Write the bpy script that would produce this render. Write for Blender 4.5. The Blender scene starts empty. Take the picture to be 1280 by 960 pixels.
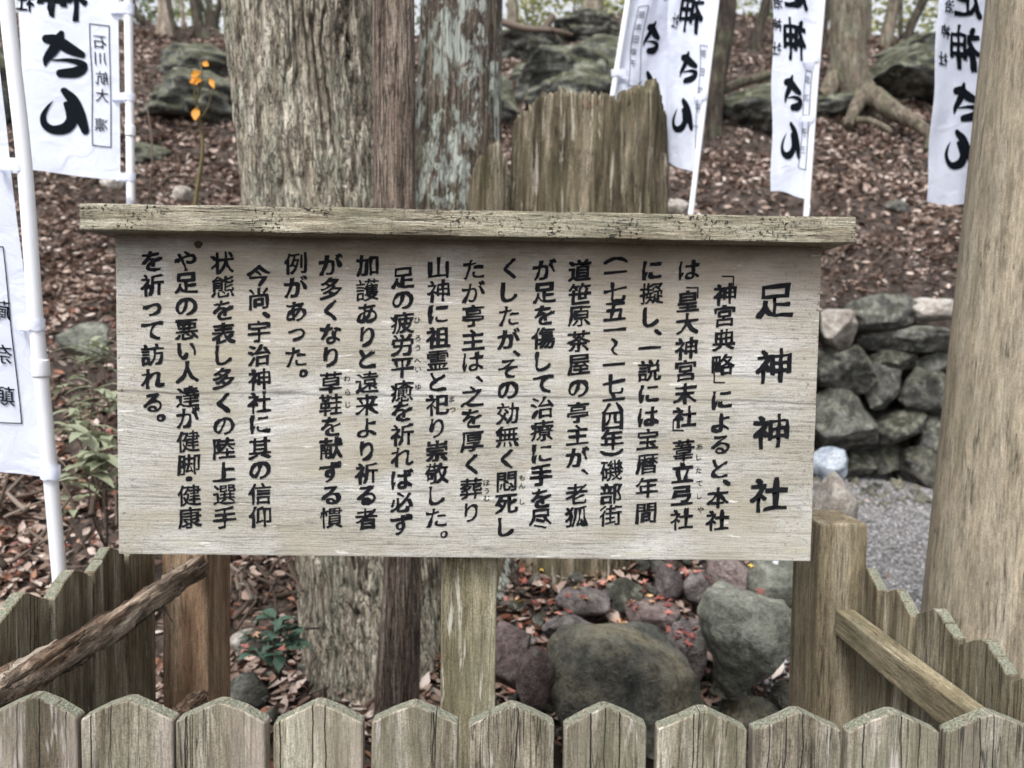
import bpy, math, random
import numpy as np
from mathutils import Vector, Matrix
R = math.radians
random.seed(7); rng = np.random.default_rng(7)
SC = bpy.context.scene
COL = SC.collection

# ------------------------------------------------------------------ camera, sky, sun, exposure
EYE = 1.35
cd = bpy.data.cameras.new('camera'); cam = bpy.data.objects.new('camera', cd); COL.objects.link(cam)
cd.sensor_width = 36; cd.lens = 27; cd.clip_start = .02; cd.clip_end = 400
CAMROT = Matrix.Rotation(R(-1.0), 3, 'Z') @ Matrix.Rotation(R(90 - 2.98), 3, 'X') @ Matrix.Rotation(R(0.9), 3, 'Z')
cam.matrix_world = Matrix.Translation((0, 0, EYE)) @ CAMROT.to_4x4()
cd.dof.use_dof = True; cd.dof.focus_distance = 1.21; cd.dof.aperture_fstop = 4.4; cd.dof.aperture_blades = 0
SC.camera = cam

wd = bpy.data.worlds.new('World'); SC.world = wd; wd.use_nodes = True
nt = wd.node_tree; bg = nt.nodes['Background']
sk = nt.nodes.new('ShaderNodeTexSky'); sk.sky_type = 'NISHITA'; sk.sun_disc = False
SUN_EL, SUN_AZ = 58, 205          # azimuth: 0 = +Y, clockwise
sk.sun_elevation = R(SUN_EL); sk.sun_rotation = R(SUN_AZ); sk.air_density = 1.0; sk.dust_density = 4.0; sk.ozone_density = 1.0
hs = nt.nodes.new('ShaderNodeHueSaturation'); hs.inputs['Saturation'].default_value = .16
nt.links.new(sk.outputs[0], hs.inputs['Color']); nt.links.new(hs.outputs[0], bg.inputs[0])
bg.inputs[1].default_value = .15
sl = bpy.data.lights.new('sun', 'SUN'); so = bpy.data.objects.new('sun', sl); COL.objects.link(so)
sl.energy = 1.4; sl.angle = R(18); sl.color = (1, .97, .92)
sd = Vector((math.sin(R(SUN_AZ)) * math.cos(R(SUN_EL)), math.cos(R(SUN_AZ)) * math.cos(R(SUN_EL)), math.sin(R(SUN_EL))))
so.rotation_euler = sd.to_track_quat('Z', 'Y').to_euler()
SC.view_settings.view_transform = 'Standard'; SC.view_settings.look = 'None'
SC.view_settings.exposure = .97; SC.view_settings.gamma = 1
SC.cycles.max_bounces = 6; SC.cycles.use_denoising = True

# ------------------------------------------------------------------ helpers
CR = np.array(CAMROT)
def P(px, py, D):
    """point of the ray through photo pixel (px, py) at world distance y = D"""
    d = CR @ np.array([(px - 640.) / 960, (480. - py) / 960, -1.])
    return np.array([0, 0, EYE]) + d * (D / d[1])
def PV(px, py, D):
    c = np.stack([(px - 640.) / 960, (480. - py) / 960, -np.ones_like(px)], -1) @ CR.T
    return np.array([0, 0, EYE]) + c * (D / c[:, 1])[:, None]

def _h(i, j, k, s):
    n = (i * 374761393 + j * 668265263 + k * 2147483647 + s * 144269504 + 1013904223) & 0xffffffff
    n = ((n ^ (n >> 13)) * 1274126177) & 0xffffffff
    n = ((n ^ (n >> 16)) * 2246822519) & 0xffffffff
    return ((n ^ (n >> 15)) & 0xffffff) / float(0xffffff)
def vn(p, s=0):
    p = np.asarray(p, float); f = np.floor(p).astype(np.int64); t = p - f; t = t * t * (3 - 2 * t)
    o = 0
    for a in (0, 1):
        for b in (0, 1):
            for c in (0, 1):
                w = (t[..., 0] if a else 1 - t[..., 0]) * (t[..., 1] if b else 1 - t[..., 1]) * (t[..., 2] if c else 1 - t[..., 2])
                o = o + w * _h(f[..., 0] + a, f[..., 1] + b, f[..., 2] + c, s)
    return o * 2 - 1
def fbm(p, s=0, oct=4, g=.5):
    p = np.asarray(p, float); o = 0; a = 1; n = 0
    for k in range(oct):
        o = o + a * vn(p * 2 ** k, s + 17 * k); n += a; a *= g
    return o / n
def sm(x, a, b):
    t = np.clip((np.asarray(x, float) - a) / (b - a), 0, 1); return t * t * (3 - 2 * t)

def mesh(name, v, f, mat=None, parent=None, smooth=False, uv=None):
    """v (n,3), f = list of arrays / lists of faces -> one linked mesh object"""
    me = bpy.data.meshes.new(name)
    v = np.asarray(v, np.float32)
    if isinstance(f, np.ndarray):
        k = f.shape[1]; nf = len(f)
        me.vertices.add(len(v)); me.vertices.foreach_set('co', v.ravel())
        me.loops.add(nf * k); me.loops.foreach_set('vertex_index', f.astype(np.int32).ravel())
        me.polygons.add(nf); me.polygons.foreach_set('loop_start', np.arange(0, nf * k, k, dtype=np.int32))
        me.polygons.foreach_set('loop_total', np.full(nf, k, np.int32))
        me.update(calc_edges=True)
    else:
        me.from_pydata([tuple(map(float, q)) for q in v], [], [tuple(map(int, q)) for q in f])
    if smooth: me.polygons.foreach_set('use_smooth', np.ones(len(me.polygons), bool))
    me.validate()
    return link(name, me, mat, parent)
def link(name, me, mat=None, parent=None):
    o = bpy.data.objects.new(name, me); COL.objects.link(o)
    if mat and not me.materials: me.materials.append(mat)
    if parent: o.parent = parent
    return o
def tag(o, label=None, cat=None, group=None, kind=None):
    if label: o['label'] = label
    if cat: o['category'] = cat
    if group: o['group'] = group
    if kind: o['kind'] = kind
    return o
def empty(name, loc, label, cat, group=None):
    o = bpy.data.objects.new(name, None); COL.objects.link(o); o.location = tuple(map(float, loc)); o.empty_display_size = .05
    return tag(o, label, cat, group)
def rel(parent, v):
    return np.asarray(v, float) - np.array(parent.location)

def boxmesh(x0, x1, y0, y1, z0, z1, bev=.002, seed=0, rough=0.0, nx=1, ny=1, nz=1):
    """bevelled box, a little uneven"""
    import bmesh
    bm = bmesh.new(); bmesh.ops.create_cube(bm, size=1)
    for q in bm.verts:
        q.co = ((x0 + x1) / 2 + q.co.x * (x1 - x0), (y0 + y1) / 2 + q.co.y * (y1 - y0), (z0 + z1) / 2 + q.co.z * (z1 - z0))
    if bev: bmesh.ops.bevel(bm, geom=bm.edges[:] , offset=bev, segments=2, affect='EDGES', profile=.6)
    if rough:
        for ax, n, lo, hi in ((0, nx, x0, x1), (1, ny, y0, y1), (2, nz, z0, z1)):
            for k in range(1, n):
                no = [0, 0, 0]; no[ax] = 1; co = [0, 0, 0]; co[ax] = lo + (hi - lo) * k / n
                bmesh.ops.bisect_plane(bm, geom=bm.verts[:] + bm.edges[:] + bm.faces[:], plane_co=co, plane_no=no)
        a = np.array([q.co[:] for q in bm.verts])
        d = np.stack([fbm(a * 14 + seed * 3.1, 3 + i, 3) for i in range(3)], -1) * rough
        for q, e in zip(bm.verts, d): q.co = q.co + Vector(e)
    me = bpy.data.meshes.new('box'); bm.to_mesh(me); bm.free()
    return me
def xform_mesh(me, M):
    me.transform(M); return me

def catmull(pts, n):
    pts = np.asarray(pts, float); p = np.vstack([2 * pts[0] - pts[1], pts, 2 * pts[-1] - pts[-2]])
    t = np.linspace(0, len(pts) - 1 - 1e-9, n); i = t.astype(int); u = (t - i)[:, None]
    a, b, c, d = p[i], p[i + 1], p[i + 2], p[i + 3]
    return .5 * (2 * b + (c - a) * u + (2 * a - 5 * b + 4 * c - d) * u ** 2 + (3 * b - a - 3 * c + d) * u ** 3)
def tube(path, radii, rings=40, seg=16, disp=None, cap=True):
    """tube through the points; disp(theta, s, P) -> radius factor"""
    q = catmull(np.hstack([np.asarray(path, float), np.asarray(radii, float)[:, None]]), rings)
    c, r = q[:, :3], np.maximum(q[:, 3], 1e-4)
    t = np.gradient(c, axis=0); t /= np.linalg.norm(t, axis=1)[:, None] + 1e-9
    ref = np.array([0, 1., 0]) if abs(t[:, 1]).mean() < .8 else np.array([1., 0, 0])
    a = np.cross(t, ref); a /= np.linalg.norm(a, axis=1)[:, None]; b = np.cross(t, a)
    th = np.linspace(0, 2 * math.pi, seg, endpoint=False)
    dirs = a[:, None] * np.cos(th)[None, :, None] + b[:, None] * np.sin(th)[None, :, None]
    L = np.concatenate([[0], np.cumsum(np.linalg.norm(np.diff(c, axis=0), axis=1))])
    rr = r[:, None] * np.ones(seg)[None]
    v = c[:, None] + dirs * rr[..., None]
    if disp is not None:
        rr = rr * disp(th[None] + 0 * rr, L[:, None] + 0 * rr, v); v = c[:, None] + dirs * rr[..., None]
    v = v.reshape(-1, 3)
    i = np.arange(rings - 1)[:, None] * seg; j = np.arange(seg)[None]; jn = (j + 1) % seg
    f = np.stack([i + j, i + jn, i + seg + jn, i + seg + j], -1).reshape(-1, 4)
    f = np.vstack([f[:, [0, 1, 2]], f[:, [0, 2, 3]]])
    if cap:
        n = len(v); v = np.vstack([v, c[0], c[-1]]); j = np.arange(seg); jn = (j + 1) % seg; o = (rings - 1) * seg
        f = np.vstack([f, np.stack([jn, j, np.full(seg, n)], -1), np.stack([o + j, o + jn, np.full(seg, n + 1)], -1)])
    return v, f
def join(parts):
    vs, fs, n = [], [], 0
    for v, f in parts: vs.append(v); fs.append(np.asarray(f) + n); n += len(v)
    return np.vstack(vs), np.vstack(fs)

# ------------------------------------------------------------------ materials
class N:
    def __init__(s, name):
        s.m = bpy.data.materials.new(name); s.m.use_nodes = True; s.t = s.m.node_tree
        s.b = s.t.nodes['Principled BSDF']; s.b.inputs['Roughness'].default_value = .85
        s.b.inputs['Specular IOR Level'].default_value = .3
    def n(s, typ, **kw):
        q = s.t.nodes.new('ShaderNode' + typ)
        for k, v in kw.items(): setattr(q, k, v)
        return q
    def l(s, a, b): s.t.links.new(a, b)
    def coord(s, scale=(1, 1, 1), rnd=True, rot=(0, 0, 0)):
        tc = s.n('TexCoord'); mp = s.n('Mapping'); mp.inputs['Scale'].default_value = scale; mp.inputs['Rotation'].default_value = rot
        s.l(tc.outputs['Object'], mp.inputs['Vector'])
        if rnd:
            oi = s.n('ObjectInfo'); mu = s.n('Math', operation='MULTIPLY'); mu.inputs[1].default_value = 37
            s.l(oi.outputs['Random'], mu.inputs[0]); s.l(mu.outputs[0], mp.inputs['Location'])
        return mp.outputs[0]
    def noise(s, vec, scale, detail=4, rough=.55, dist=0, out='Fac'):
        q = s.n('TexNoise'); q.inputs['Scale'].default_value = scale; q.inputs['Detail'].default_value = detail
        q.inputs['Roughness'].default_value = rough; q.inputs['Distortion'].default_value = dist
        s.l(vec, q.inputs['Vector']); return q.outputs[out]
    def ramp(s, fac, stops, interp='LINEAR'):
        q = s.n('ValToRGB'); q.color_ramp.interpolation = interp; e = q.color_ramp.elements
        while len(e) < len(stops): e.new(.5)
        for el, (p, c) in zip(e, stops):
            el.position = p; el.color = (*c, 1) if isinstance(c, (tuple, list)) else (c, c, c, 1)
        s.l(fac, q.inputs[0]); return q.outputs[0]
    def mix(s, fac, a, b, typ='MIX'):
        q = s.n('MixRGB', blend_type=typ)
        for i, x in enumerate((fac, a, b)):
            if isinstance(x, (int, float)): q.inputs[i].default_value = x if i == 0 else (x, x, x, 1)
            elif isinstance(x, tuple): q.inputs[i].default_value = (*x, 1)
            else: s.l(x, q.inputs[i])
        return q.outputs[0]
    def math(s, op, a, b=0.):
        q = s.n('Math', operation=op)
        for i, x in enumerate((a, b)):
            if isinstance(x, (int, float)): q.inputs[i].default_value = x
            else: s.l(x, q.inputs[i])
        return q.outputs[0]
    def bump(s, h, strength=.5, dist=.01):
        q = s.n('Bump'); q.inputs['Strength'].default_value = strength; q.inputs['Distance'].default_value = dist
        s.l(h, q.inputs['Height']); s.l(q.outputs[0], s.b.inputs['Normal']); return q
    def color(s, c): s.l(c, s.b.inputs['Base Color']) if not isinstance(c, tuple) else setattr(s.b.inputs['Base Color'], 'default_value', (*c, 1))

def wood(name, lo, mid, hi, axis='Z', fine=1.0, moss=0., mosscol=(.20, .24, .15), crack=.55, streak=None, spot=0., bump=.6, warm=None, splits=False, vary=.2):
    m = N(name)
    st = {'X': (1, 14, 14), 'Y': (14, 1, 14), 'Z': (14, 14, 1)}[axis]
    st2 = tuple(x * 3 if x > 1 else 2.6 for x in st)
    ca = m.coord(st); cb = m.coord(st2); cw = m.coord((1, 1, 1))
    base = m.noise(ca, 2.2 * fine, 5, .6, .6)
    fib = m.noise(cb, 5 * fine, 5, .7, .25)
    big = m.noise(cw, 6, 4, .6)
    col = m.ramp(base, [(.36, lo), (.5, mid), (.63, hi)])
    vf = m.noise(m.coord(tuple(x * 7 if x > 1 else 11. for x in st)), 5 * fine, 4, .75, .2)
    col = m.mix(.85, col, m.ramp(fib, [(.37, .52), (.47, .94), (.62, 1.22)]), 'MULTIPLY')
    col = m.mix(.7, col, m.ramp(vf, [(.36, .5), (.5, 1.), (.62, 1.3)]), 'MULTIPLY')
    col = m.mix(.6, col, m.ramp(m.noise(cw, 330, 3, .6), [(.38, .6), (.5, 1.), (.62, 1.3)]), 'MULTIPLY')
    col = m.mix(.7, col, m.ramp(m.noise(m.coord(tuple(.3 * x if x > 1 else 1. for x in st)), 9, 4, .6), [(.38, .72), (.62, 1.22)]), 'MULTIPLY')
    if warm: col = m.mix(m.ramp(m.noise(m.coord(tuple(.35 * x for x in st)), 3, 3, .5), [(.52, 0.), (.7, .8)]), col, warm)
    if moss:
        col = m.mix(m.math('MULTIPLY', m.ramp(big, [(.42, 0.), (.66, 1.)]), moss), col, mosscol)
    if streak:   # pale worn streaks
        sn = m.noise(m.coord(tuple(.5 * x for x in st)), 6, 5, .75, .4)
        col = m.mix(m.ramp(sn, [(.585, 0.), (.63, .85)]), col, streak)
    crn = m.noise(m.coord(tuple(x * 1.3 if x > 1 else .55 for x in st)), 4.2 * fine, 3, .55, .2)
    crk = m.ramp(m.math('ABSOLUTE', m.math('SUBTRACT', crn, .5)), [(.002, 0.), (.012, 1.)])
    where = m.ramp(m.noise(cw, 7, 2, .5), [(.46, 0.), (.54, 1.)])
    crk2 = m.mix(where, 1., crk)
    col = m.mix(crack, col, crk2, 'MULTIPLY')
    if spot:
        sp = m.noise(cw, 170, 3, .6)
        spm = m.math('MULTIPLY', m.ramp(sp, [(.56, 0.), (.60, 1.)]), m.ramp(m.noise(cw, 16, 3, .6), [(.44, 0.), (.56, 1.)]))
        col = m.mix(m.math('MULTIPLY', spm, spot), col, (.035, .032, .026))
    if splits:
        tc = m.n('TexCoord'); sx = m.n('SeparateXYZ'); m.l(tc.outputs['Object'], sx.inputs[0]); oj = m.n('ObjectInfo')
        for kk in range(3):
            fr = m.math('FRACT', m.math('MULTIPLY', oj.outputs['Random'], 13.7 + 29.3 * kk))
            x_i = m.math('MULTIPLY', m.math('SUBTRACT', fr, .5), .10)
            wv = m.math('MULTIPLY', m.math('SUBTRACT', m.noise(m.coord((2, 2, 9)), 1 + kk * .37, 4, .6), .5), .012)
            dd = m.math('ABSOLUTE', m.math('SUBTRACT', m.math('ADD', sx.outputs[0], wv), x_i))
            wd_ = m.math('MULTIPLY', m.math('FRACT', m.math('MULTIPLY', oj.outputs['Random'], 57. + 11 * kk)), .0009)
            ln = m.math('MAXIMUM', m.ramp(m.math('DIVIDE', dd, m.math('ADD', wd_, .0004)), [(.45, 0.), (1., 1.)]), m.ramp(m.math('ADD', m.math('MULTIPLY', sx.outputs[2], -3.), m.math('MULTIPLY', fr, .6)), [(.62, 0.), (.9, 1.)]))
            crk2 = m.mix(1., crk2, ln, 'MULTIPLY'); col = m.mix(.88, col, ln, 'MULTIPLY')
    oi = m.n('ObjectInfo'); tone = m.ramp(oi.outputs['Random'], [(0, 1 - vary), (1, 1 + vary * .8)])
    col = m.mix(1., col, tone, 'MULTIPLY')
    m.color(col)
    h = m.math('ADD', m.math('MULTIPLY', fib, .7), m.math('MULTIPLY', crk2, .5))
    h = m.math('ADD', h, m.math('MULTIPLY', base, .5))
    h = m.math('ADD', h, m.math('MULTIPLY', vf, .4)); m.bump(h, bump, .005); m.b.inputs['Roughness'].default_value = .88
    return m.m

def simple(name, c, rough=.7, noise=.15, scale=20, bump=0., spec=.3):
    m = N(name); v = m.coord()
    n = m.noise(v, scale, 4)
    m.color(m.mix(1., tuple(c), m.ramp(n, [(.3, 1 - noise), (.7, 1 + noise)]), 'MULTIPLY'))
    m.b.inputs['Roughness'].default_value = rough; m.b.inputs['Specular IOR Level'].default_value = spec
    if bump: m.bump(n, bump, .01)
    return m.m

def island(name, stops, rough=.75, transl=0., bump=False):
    """leaf-like pieces: each loose piece its own tone"""
    m = N(name); g = m.n('NewGeometry')
    rf = g.outputs['Random Per Island']
    if bump: rf = m.math('ADD', m.math('MULTIPLY', rf, .72), m.ramp(m.noise(m.coord((1, 1, 1), rnd=False), 1.6, 5, .65), [(.36, -.0), (.64, .34)]))
    c = m.ramp(rf, stops)
    m.color(c); m.b.inputs['Roughness'].default_value = rough
    if transl:
        tr = m.n('BsdfTranslucent'); m.l(c, tr.inputs['Color']); mx = m.n('MixShader'); mx.inputs[0].default_value = transl
        m.l(m.b.outputs[0], mx.inputs[1]); m.l(tr.outputs[0], mx.inputs[2]); m.l(mx.outputs[0], m.t.nodes['Material Output'].inputs[0])
    return m.m

def rockmat(name, c1, c2, c3, moss=0., scale=6, lich=.25, bump=.7, mosscol=(.075, .09, .025), strat=False):
    m = N(name); v = m.coord((1, 1, 1)); vs = m.coord((1, 1, 3.5), rot=(.5, .35, 0)) if strat else v
    n = m.noise(vs, scale, 6, .62, .5); n2 = m.noise(v, scale * 7, 5, .7)
    col = m.ramp(n, [(.38, c1), (.5, c2), (.62, c3)])
    n3 = m.noise(v, scale * 22, 4, .7)
    col = m.mix(.8, col, m.ramp(n2, [(.37, .5), (.5, 1.), (.63, 1.4)]), 'MULTIPLY')
    col = m.mix(.6, col, m.ramp(n3, [(.38, .6), (.62, 1.35)]), 'MULTIPLY')
    l = m.math('MULTIPLY', m.ramp(m.noise(v, scale * 1.7, 5, .65), [(.55, 0.), (.60, 1.)]), lich)
    col = m.mix(l, col, (.36, .37, .31))
    if moss:
        g = m.n('NewGeometry'); sx = m.n('SeparateXYZ'); m.l(g.outputs['Normal'], sx.inputs[0])
        up = m.math('ADD', sx.outputs[2], m.math('MULTIPLY', m.noise(v, 5, 4), 1.3))
        col = m.mix(m.math('MULTIPLY', m.ramp(up, [(.72, 0.), (1.15, 1.)]), moss), col, m.mix(m.noise(v, 40, 3), mosscol, (.13, .13, .04)))
    m.color(col); m.b.inputs['Roughness'].default_value = .8
    m.bump(m.math('ADD', m.math('ADD', n2, m.math('MULTIPLY', n3, .4)), m.math('MULTIPLY', n, 1.6)), bump, .02)
    return m.m

def barkmat(name, lo, mid, hi, lich=None, lichamt=.0, sc=1., crack=.6, green=.0, vs=5.):
    m = N(name)
    v = m.coord((vs, vs, 1), rnd=False); w = m.coord((1, 1, 1), rnd=False)
    n = m.noise(m.coord((vs, vs, .55), rnd=False), 7 * sc, 7, .66, .35); f = m.noise(m.coord((vs * 3, vs * 3, 1.5), rnd=False), 12 * sc, 5, .7, .3)
    col = m.ramp(n, [(.38, lo), (.5, mid), (.61, hi)])
    col = m.mix(.8, col, m.ramp(f, [(.38, .42), (.5, 1.), (.62, 1.3)]), 'MULTIPLY')
    col = m.mix(.6, col, m.ramp(m.noise(w, 120, 4, .7), [(.38, .55), (.5, 1.), (.62, 1.35)]), 'MULTIPLY')
    if green: col = m.mix(m.math('MULTIPLY', m.ramp(m.noise(w, 5, 5, .6), [(.5, 0.), (.66, 1.)]), green), col, (.15, .17, .10))
    if lich:
        lm = m.ramp(m.noise(m.coord((2.2, 2.2, 1), rnd=False), 5, 6, .72, .3), [(.50, 0.), (.54, 1.)])
        col = m.mix(m.math('MULTIPLY', lm, lichamt), col, lich)
    cr = m.noise(m.coord((vs * .9, vs * .9, .42), rnd=False), 7 * sc, 5, .6, .6)
    ck = m.ramp(m.math('ABSOLUTE', m.math('SUBTRACT', cr, .5)), [(0., 0.), (.022, 1.)])
    ck = m.mix(1., ck, m.ramp(m.math('ABSOLUTE', m.math('SUBTRACT', m.noise(m.coord((vs * 1.6, vs * 1.6, 1.1), rnd=False), 7 * sc, 3, .6, .5), .5)), [(0., .15), (.03, 1.)]), 'MULTIPLY')
    col = m.mix(crack, col, ck, 'MULTIPLY')
    m.color(col); m.b.inputs['Roughness'].default_value = .9
    m.bump(m.math('ADD', m.math('ADD', m.math('MULTIPLY', n, .8), m.math('MULTIPLY', f, .4)), m.math('MULTIPLY', ck, .6)), .9, .012)
    return m.m

M = {}
# sign board: pale horizontal grain
def board_mat():
    m = N('weathered sign board')
    cw = m.coord((1, 1, 1), rnd=False)
    nse = m.n('TexNoise'); nse.inputs['Scale'].default_value = 2.6; nse.inputs['Detail'].default_value = 2; m.l(m.coord((.6, 1, 2), rnd=False), nse.inputs['Vector'])
    # grain lines: z warped by slow noise
    tc = m.n('TexCoord'); sx = m.n('SeparateXYZ'); m.l(tc.outputs['Object'], sx.inputs[0])
    # knot swirl near left
    kx = m.math('ADD', sx.outputs[0], .50); kz = m.math('ADD', sx.outputs[2], -.235)
    d2 = m.math('ADD', m.math('MULTIPLY', m.math('MULTIPLY', kx, kx), 12.), m.math('MULTIPLY', m.math('MULTIPLY', kz, kz), 90.))
    kn = m.math('DIVIDE', .028, m.math('ADD', d2, .6))
    zz = m.math('ADD', m.math('ADD', m.math('MULTIPLY', sx.outputs[2], 1.), m.math('MULTIPLY', nse.outputs[0], .022)), kn)
    cb = m.n('CombineXYZ'); m.l(m.math('MULTIPLY', sx.outputs[0], 1.), cb.inputs[0]); m.l(m.math('MULTIPLY', zz, 30.), cb.inputs[2])
    g1 = m.noise(cb.outputs[0], 7.5, 3, .7, .0)
    cb2 = m.n('CombineXYZ'); m.l(m.math('MULTIPLY', sx.outputs[0], 9.), cb2.inputs[0]); m.l(m.math('MULTIPLY', zz, 60.), cb2.inputs[2])
    g2 = m.noise(cb2.outputs[0], 5., 4, .75)
    big = m.noise(m.coord((1, 1, 3), rnd=False), 2.4, 4, .55)
    col = m.ramp(big, [(.38, (.33, .31, .265)), (.5, (.41, .40, .37)), (.62, (.50, .495, .48))])
    col = m.mix(.8, col, m.ramp(g1, [(.36, .5), (.47, .97), (.62, 1.12)]), 'MULTIPLY')
    col = m.mix(.7, col, m.ramp(g2, [(.37, .5), (.47, 1.), (.62, 1.12)]), 'MULTIPLY')
    col = m.mix(.5, col, m.ramp(m.noise(cw, 300, 3, .6), [(.38, .65), (.5, 1.), (.62, 1.2)]), 'MULTIPLY')
    # tan / olive staining
    col = m.mix(m.ramp(m.noise(m.coord((1, 1, 2.5), rnd=False), 3.1, 5, .6, .6), [(.48, 0.), (.6, .5)]), col, (.31, .275, .205))
    col = m.mix(m.ramp(m.noise(m.coord((1.2, 1, 6), rnd=False), 4.2, 4, .6), [(.6, 0.), (.7, .3)]), col, (.44, .42, .29))
    zb_ = m.ramp(sx.outputs[2], [(.33, 0.), (.56, 1.)])
    col = m.mix(m.math('MULTIPLY', zb_, m.ramp(m.noise(m.coord((1, 1, 2.2), rnd=False), 2.1, 4, .6), [(.40, .12), (.6, .68)])), col, (.335, .275, .215))
    # pale scuffs
    col = m.mix(m.ramp(m.noise(m.coord((1.5, 1, 10), rnd=False), 7.5, 4, .6), [(.655, 0.), (.68, .8)]), col, (.66, .65, .62))
    # mottled darker brown towards the top edge, dark specks at the left/right rims
    zt = m.ramp(m.math('MULTIPLY', sx.outputs[2], 1.), [(.50, 0.), (.605, 1.)])
    top_dark = m.math('MULTIPLY', zt, m.ramp(m.noise(m.coord((1, 1, 2), rnd=False), 8, 5, .65), [(.34, .15), (.6, 1.)]))
    col = m.mix(m.math('MULTIPLY', top_dark, .78), col, (.13, .105, .075))
    ax = m.math('ABSOLUTE', sx.outputs[0], 0.)
    sp = m.math('MULTIPLY', m.ramp(m.noise(cw, 130, 3, .6), [(.60, 0.), (.67, 1.)]), m.ramp(ax, [(.54, .12), (.66, .9)]))
    col = m.mix(sp, col, (.10, .095, .075))
    # long drying cracks
    zc = m.math('ADD', sx.outputs[2], m.math('MULTIPLY', m.noise(m.coord((1, 0, 0), rnd=False), 2.2, 3), .035))
    c1 = m.ramp(m.math('ABSOLUTE', m.math('SUBTRACT', zc, .326)), [(0., .45), (.0009, 1.)])
    c2 = m.ramp(m.math('ABSOLUTE', m.math('SUBTRACT', zc, .372)), [(0., .5), (.0007, 1.)])
    c2 = m.mix(m.ramp(sx.outputs[0], [(.25, 1.), (.38, 0.)]), c2, 1.)
    ck = m.mix(1., c1, c2, 'MULTIPLY')
    col = m.mix(.85, col, ck, 'MULTIPLY')
    m.color(col)
    h = m.math('ADD', m.math('ADD', m.math('MULTIPLY', g1, .7), m.math('MULTIPLY', g2, .5)), m.math('MULTIPLY', ck, .6))
    m.bump(h, .45, .003); m.b.inputs['Roughness'].default_value = .8
    return m.m
M['board'] = board_mat()
M['cap'] = wood('lichened cap timber', (.25, .215, .15), (.42, .375, .285), (.55, .51, .41), 'X', 1.3, .3, (.28, .30, .22), .9, None, 1., 1.)
M['post'] = wood('greenish weathered post', (.17, .145, .085), (.255, .225, .15), (.34, .31, .235), 'Z', .8, .4, (.20, .20, .13), .5, (.50, .48, .42), .3, .6)
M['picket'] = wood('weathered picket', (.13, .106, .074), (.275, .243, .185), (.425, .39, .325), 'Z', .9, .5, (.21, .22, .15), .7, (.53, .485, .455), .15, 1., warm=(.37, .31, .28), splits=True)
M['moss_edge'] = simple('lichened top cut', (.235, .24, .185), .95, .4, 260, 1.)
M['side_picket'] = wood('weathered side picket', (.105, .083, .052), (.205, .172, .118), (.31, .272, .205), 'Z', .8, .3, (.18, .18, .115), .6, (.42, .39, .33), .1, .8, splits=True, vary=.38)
M['fpost'] = wood('brown fence post', (.115, .088, .052), (.215, .175, .115), (.31, .265, .19), 'Z', .7, .2, (.2, .19, .12), .7, None, .25, .6)
M['fpost2'] = wood('orange brown fence post', (.17, .10, .06), (.29, .185, .12), (.37, .275, .19), 'Z', .6, .2, (.2, .19, .12), .5, None, .1, .5)
M['rail'] = wood('olive weathered rail', (.17, .14, .085), (.265, .225, .145), (.35, .305, .215), 'Y', .8, .3, (.2, .19, .12), .6, None, .3, .5)
M['rot'] = wood('rotten reddish rail', (.05, .03, .02), (.19, .125, .085), (.38, .30, .23), 'Y', .9, .0, (.2, .2, .12), 1., (.50, .43, .35), .5, 1.)
M['pillar'] = wood('smooth pale torii pillar', (.225, .19, .138), (.255, .218, .162), (.285, .25, .195), 'Z', .5, .25, (.235, .215, .155), .8, None, .1, .25)
M['stump'] = wood('rotting stump wood', (.048, .037, .023), (.14, .113, .074), (.25, .212, .155), 'Z', .9, .35, (.12, .115, .06), 1., (.42, .385, .32), .6, 1.)
M['ink'] = simple('black sign paint', (.012, .0125, .015), .8, .4, 60, 0, .04)
M['bink'] = simple('black banner print', (.006, .008, .012), .8, .1, 60, 0, .04)
M['gink'] = simple('thin grey banner print', (.10, .11, .14), .7, .1, 60)
def cloth_mat():
    m = N('white banner cloth'); v = m.coord()
    n = m.noise(v, 7, 5, .6); m.color(m.ramp(n, [(.3, (.76, .80, .92)), (.7, (.83, .865, .96))]))
    m.b.inputs['Roughness'].default_value = .9
    m.bump(m.noise(v, 14, 6, .6, 1.), .5, .012)
    tr = m.n('BsdfTranslucent'); tr.inputs[0].default_value = (.8, .84, .95, 1); mx = m.n('MixShader'); mx.inputs[0].default_value = .35
    m.l(m.b.outputs[0], mx.inputs[1]); m.l(tr.outputs[0], mx.inputs[2]); m.l(mx.outputs[0], m.t.nodes['Material Output'].inputs[0])
    return m.m
M['cloth'] = cloth_mat()
M['pole'] = simple('white plastic pole', (.80, .82, .88), .35, .05, 9, 0, .5)
M['bark_big'] = barkmat('furrowed grey tan bark', (.17, .14, .105), (.33, .29, .232), (.49, .45, .38), (.30, .33, .26), .3, 1.2, .75, .2, 4.)
M['bark_slim'] = barkmat('reddish brown fibrous bark', (.11, .08, .062), (.215, .165, .135), (.32, .265, .22), None, 0, .8, .6, .15, 9)
M['bark_cedar'] = barkmat('cedar bark with pale lichen', (.07, .052, .042), (.15, .118, .095), (.235, .20, .16), (.46, .50, .45), .95, .8, .7, .4, 9)
M['bark_far'] = barkmat('smooth brown grey bark', (.09, .07, .055), (.16, .13, .10), (.24, .20, .16), (.3, .33, .25), .3, .6, .3, .25, 3)
M['bark_dark'] = barkmat('dark bark', (.025, .02, .016), (.05, .04, .032), (.085, .07, .055), None, 0, .6, .3, .4, 3)
M['bark_pale'] = barkmat('pale bark', (.2, .16, .12), (.3, .25, .2), (.4, .35, .3), None, 0, .6, .3, .1, 3)
M['rock_green'] = rockmat('grey green boulder', (.10, .105, .088), (.155, .162, .137), (.215, .22, .19), 0, 5, .25, .8)
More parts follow.
